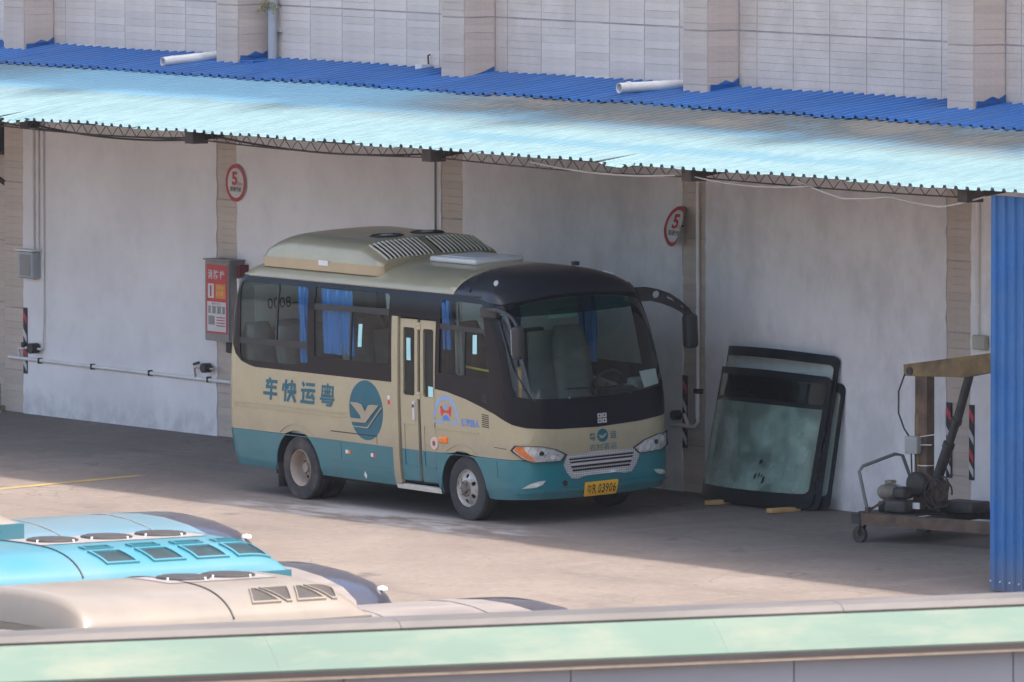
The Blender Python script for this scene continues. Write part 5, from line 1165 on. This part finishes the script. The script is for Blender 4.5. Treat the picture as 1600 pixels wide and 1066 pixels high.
def coach(label, cx, yf, length, paint, roofm, dz):
    t = thing('coach', label, 'coach', (cx, yf-length/2, gz(-20)), 'coaches parked in the foreground')
    groups = {'body': [], 'roof': [], 'windscreen': [], 'window_band': []}; V = []; rows = []
    for (z, w, fr) in CT:
        ring = []; n = 26; dd = .9
        base = yf+fr-dd
        for k in range(14): ring.append((cx-w, yf-length+(base-yf+length)*k/14, z+dz))
        for k in range(n+1):
            ph = math.pi*k/n; c = math.cos(ph); s = math.sin(ph)
            ring.append((cx-w*math.copysign(abs(c)**.45, c), base+dd*abs(s)**.45, z+dz))
        for k in range(13, -1, -1): ring.append((cx+w, yf-length+(base-yf+length)*k/14, z+dz))
        rows.append(ring)
    m = len(rows[0]); bm = bmesh.new(); bv = [[bm.verts.new(p) for p in r] for r in rows]
    for r in range(len(CT)-1):
        for k in range(m-1):
            try: bm.faces.new((bv[r][k], bv[r][k+1], bv[r+1][k+1], bv[r+1][k]))
            except ValueError: pass
    bmesh.ops.remove_doubles(bm, verts=bm.verts[:], dist=.0005)
    ycut = yf-1.02; bmesh.ops.bisect_plane(bm, geom=bm.verts[:]+bm.edges[:]+bm.faces[:], dist=1e-5, plane_co=(cx+1.0, ycut+.12, 2.7), plane_no=(-.22, 1, -.30))
    cutn = Vector((-.22, 1, -.30)); cuto = Vector((cx+1.0, ycut+.12, 2.7))
    for f in bm.faces:
        c = f.calc_center_median(); z = c.z-dz; front = (c-cuto).dot(cutn) > 0
        key = 'roof' if z > 2.6 else ('window_band' if 1.2 < z < 2.45 else 'body')
        if front and z > 1.2: key = 'windscreen'
        groups[key].append([tuple(v.co) for v in f.verts])
    bm.free()
    for key, mt in (('body', paint), ('roof', roofm), ('windscreen', M_SCRN), ('window_band', M_BLK)):
        vm = {}; vs = []; fs = []
        for q in groups[key]:
            ids = []
            for v in q:
                kk = tuple(round(x, 4) for x in v)
                if kk not in vm: vm[kk] = len(vs); vs.append(v)
                if vm[kk] not in ids: ids.append(vm[kk])
            if len(ids) > 2: fs.append(ids)
        MB().add(vs, fs, True).build(key, mt, t)
    MB().box(cx-1.15, cx+1.15, yf-length-.02, yf-length+.02, .05+dz, 2.6+dz).build('rear_panel', paint, t)
    for y in (yf-2.0, yf-length+2.2):
        for s in (-1, 1): MB().lathe([(0, -.12), (.30, -.12), (.44, -.10), (.46, 0), (.44, .12), (.28, .12), (0, .08)], 'x', (cx+s*1.06, y, gz(-20)+.46), 24).build('wheel', M_RUBF, t, 40)
    for s in (-1, 1):
        MB().lathe([(.042, 0), (.038, .022), (.0, .034)], 'z', (cx+s*.80, yf-.50, 2.755+dz), 14).build('marker_lamp', M_WHT, t)
        MB().tube([(cx+s*1.12, yf-.45, 2.3+dz), (cx+s*1.4, yf-.2, 2.3+dz), (cx+s*1.45, yf-.15, 2.0+dz)], .03, 8).build('mirror_arm', M_BLKM, t); MB().bbox(cx+s*1.45-.10, cx+s*1.45+.10, yf-.22, yf-.10, 1.6+dz, 2.0+dz, .04).build('mirror', M_BLKM, t)
    MB().beam((cx-.45, yf-.86, 2.66+dz), (cx+.45, yf-.86, 2.66+dz), .02, .02).build('screen_seam', M_BLKM, t) if False else None
    return t
def pod(t, cx, y0, y1, w, h, zb, mt, seam=None, fans=(), opens=(), tri=False, lipm=None):
    def ht(x, y):
        s = max(0, 1-(abs(x)/(w/2))**3.6)**.62; e = min(1, (y1-y)/.30); e = math.sqrt(max(0, 1-(1-e)**2)); g = min(1, (y-y0)/.12); g = math.sqrt(max(0, 1-(1-g)**2))
        return .05+h*s*e*g-.02*(2*x/w)**2
    nx, ny = 40, 60; V = []
    for i in range(nx+1):
        tt = -1+2*i/nx; x = w/2*math.copysign(abs(tt)**.6, tt)
        for j in range(ny+1):
            q = j/ny; y = y0+(y1-y0)*(q if q < .8 else .8+.2*math.sin((q-.8)/.2*math.pi/2))
            V.append((cx+x, y, zb+ht(x, y)))
    o = MB().add(V, [(i*(ny+1)+j, (i+1)*(ny+1)+j, (i+1)*(ny+1)+j+1, i*(ny+1)+j+1) for i in range(nx) for j in range(ny)], True).build('air_conditioner', mt, t)
    MB().box(cx-w/2-.006, cx+w/2+.006, y0-.006, y1+.006, zb-.16, zb+.045).build('pod_skirt', lipm or mt, o)
    S_ = lambda x, y, k: (cx+x, y, zb+ht(x, y)+k)
    if seam:
        MB().tube([S_(-w/2*.98+w*.98*k/40, seam, .002) for k in range(41)], .008, 5).build('panel_seam', M_BLKM, o)
    for y in fans:
        MB().lathe([(.205, -.01), (.205, .014), (.185, .022), (.0, .024)], 'z', S_(-.02, y, 0), 24).build('fan_guard', M_FAN, o)
        for q in (0, 1, 2, 3): MB().lathe([(.009, 0), (.008, .02), (0, .022)], 'z', S_(-.02+.20*math.cos(q*1.57+.4), y+.20*math.sin(q*1.57+.4), 0), 8).build('bolt', M_WHT, o)
    if fans:
        V = [S_(-.30+.56*i/6, min(fans)-.30+(max(fans)-min(fans)+.56)*j/12, .004) for i in range(7) for j in range(13)]
        MB().add(V, [(i*13+j, (i+1)*13+j, (i+1)*13+j+1, i*13+j+1) for i in range(6) for j in range(12)], True).build('fan_deck', M_PODT, o)
    for k, y in enumerate(opens):
        xa, xb = w*.335, w*.435
        if not tri: polys = [[(xa, y-.15), (xa, y+.10), (xb, y+.15), (xb, y-.11)], [(w*.255, y-.15), (w*.255, y+.08), (w*.29, y+.09), (w*.29, y-.14)]]
        else: polys = [[(xa, y-.12), (xa, y+.10), (xb, y+.02), (xb, y-.02)]] if k % 2 else [[(xa, y-.02), (xa, y+.02), (xb, y+.11), (xb, y-.11)]]
        for p in polys:
            patch('side_opening', p, lambda a, b, d: S_(a, b, .004-d), M_OPEN if not tri else M_OPENB, o, (), .03, .05, .004)
            patch('opening_frame', inset(p, 1.16), lambda a, b, d: S_(a, b, .016-d), mt, o, [p], .03, .05, .018)
    for k in range(int((y1-y0)/.5)): MB().lathe([(.016, 0), (.012, .02), (0, .022)], 'x', (cx+w/2+.006, y0+.25+.5*k, zb-.01), 8).build('bolt', M_BLKM, o)
DZ = .0
c1 = coach('blue coach roof farthest back at the left, cream roof boxes', 26.9, -24.25, 9.0, M_CYANP, M_CYANP, DZ)
c2 = coach('coach with the bright blue roof air conditioner and three round fans', 31.4, -25.9, 9.0, M_CYANP, M_ROOFB, DZ)
c3 = coach('coach with the cream roof air conditioner, nearest the green roof edge', 34.85, -26.2, 9.0, M_CREAM, M_ROOFB, DZ)
pod(c1, 27.05, -30., -27.0, 1.5, .10, 2.95, M_CREAM, lipm=M_CYANB)
pod(c2, 31.4, -33.5, -27.35, 1.86, .23, 2.93, M_CYANB, seam=-29.25, fans=(-28.95, -28.45, -27.95), opens=(-28.85, -28.42, -28.02, -27.64))
pod(c3, 34.85, -31.45, -28.9, 1.86, .25, 2.93, M_CREAM, seam=-30.1, fans=(-29.95, -29.55), opens=(-29.75, -29.55, -29.35, -29.15), tri=True)
def roof_z(x):   # height of a coach roof at x metres from its centre line
    pts = [(-w, z) for (z, w, fr) in CT[6:]]; ax = abs(x)
    for (z0, w0, _), (z1, w1, _) in zip(CT[6:-1], CT[7:]):
        if w1 <= ax <= w0: return z0+(z1-z0)*(w0-ax)/(w0-w1)
    return 2.93
for t_, cx, ya, yb in ((c1, 26.9, -32.5, -25.45), (c2, 31.4, -32.5, -27.1), (c3, 34.85, -32.5, -27.4)):
    for x in (-.92, .92): MB().tube([(cx+x, ya, roof_z(x)+.008), (cx+x, yb, roof_z(x)+.008)], .012, 6).build('roof_gutter', M_PODT, t_)
    y = yb-.15
    while y > ya:
        MB().tube([(cx+x, y, roof_z(x)+.003) for x in [-.95+.1*k for k in range(20)]], .006, 5).build('roof_seam', M_PODT, t_); y -= .9
MB().bbox(26.55, 27.35, -28.3, -27.0, 3.05, 3.115, .02).build('roof_box_lid', M_CREAM, c1)
# ================================================================== NEAR SHED ROOF EDGE
du_ = Vector((.219, .976, 0)).normalized(); dn_ = Vector((.976, -.219, 0)).normalized(); B0 = Vector((46.77, -38.91, 0))
shed = thing('shed', 'low shed with a pale green roof edge crossing the bottom of the picture', 'shed', (B0.x, B0.y, gz(-20)))
M_GRN = pm('pale_green_paint', (.072, .128, .098), .55, var=.13, scale=.7, dirt=(.165, .175, .125), dirt_amt=.8, dscale=1.5, stretch=(1, .7, 3)); M_CAPG = pm('weathered_capping', (.090, .082, .076), .6, var=.22, scale=.8, dirt=(.15, .125, .112), dirt_amt=.7, dscale=1.3, stretch=(4, .8, 3)); M_TRIM = pm('dark_trim', (.055, .045, .045), .7); M_LINE = pm('cream_line', (.55, .44, .32), .7, dirt=(.2, .16, .13), dirt_amt=.7, dscale=3); M_PAN = pm('grey_panel', (.20, .208, .235), .4, var=.06, scale=.7, rnd=.05)
def sw(t_, n_, z): return B0+du_*t_+dn_*n_+Vector((0, 0, z))
def strip(nm, prof, t0, t1, mt, close=True, seg=1):
    m = len(prof); V = []
    for k in range(seg+1):
        for n_, z in prof: V.append(sw(t0+(t1-t0)*k/seg, n_, z))
    F = [(k*m+i, (k+1)*m+i, (k+1)*m+(i+1) % m, k*m+(i+1) % m) for k in range(seg) for i in range(m)]+[tuple(range(m))[::-1], tuple(seg*m+i for i in range(m))]
    return MB().add(V, F, False).build(nm, mt, shed)
tt = -16.
while tt < 22:
    w_ = 2.95; strip('roof_edge_panel', [(0, 4.20), (.27, 4.013), (.27, 4.003), (.24, 4.003), (0, 4.185)], tt+.0005, tt+w_-.0005, M_GRN)
    cp = [(-.50, 4.12), (-.47, 4.20), (-.36, 4.255), (-.18, 4.265), (-.06, 4.25), (-.015, 4.215), (-.02, 4.18), (-.50, 4.06)]
    strip('capping', cp, tt+.9, tt+.9+w_-.004, M_CAPG); tt += w_
strip('dark_trim', [(.16, 4.002), (.285, 4.002), (.285, 3.968), (.16, 3.968)], -16, 22, M_TRIM); strip('cream_line', [(.17, 3.967), (.278, 3.967), (.278, 3.95), (.17, 3.95)], -16, 22, M_LINE)
tt = -16.+.25
while tt < 22: strip('wall_panel', [(.16, 3.948), (.215, 3.948), (.215, -.3), (.16, -.3)], tt+.004, tt+1.49-.004, M_PAN); tt += 1.49
strip('shed_core', [(-.55, 4.05), (.15, 3.98), (.15, -.3), (-.55, -.3)], -16, 22, M_TRIM)
strip('shed_roof', [(-6, 3.2), (-.56, 4.02), (-.56, 3.98), (-6, 3.15)], -16, 22, M_CAPG); strip('shed_far_wall', [(-6, 3.14), (-5.8, 3.14), (-5.8, -.3), (-6, -.3)], -16, 22, M_PAN)

# ================================================================== THE HAZY AIR
hz = MB().box(-260, 310, -260, 75, -2, 26).build('haze', None); hz['kind'] = 'stuff'
m = bpy.data.materials.new('hazy_air'); m.use_nodes = True; N = m.node_tree.nodes; N.remove(N['Principled BSDF'])
v = N.new('ShaderNodeVolumePrincipled'); v.inputs['Color'].default_value = (.86, .90, 1, 1); v.inputs['Density'].default_value = .00011; v.inputs['Anisotropy'].default_value = .3
m.node_tree.links.new(v.outputs[0], N['Material Output'].inputs['Volume']); hz.data.materials.append(m)
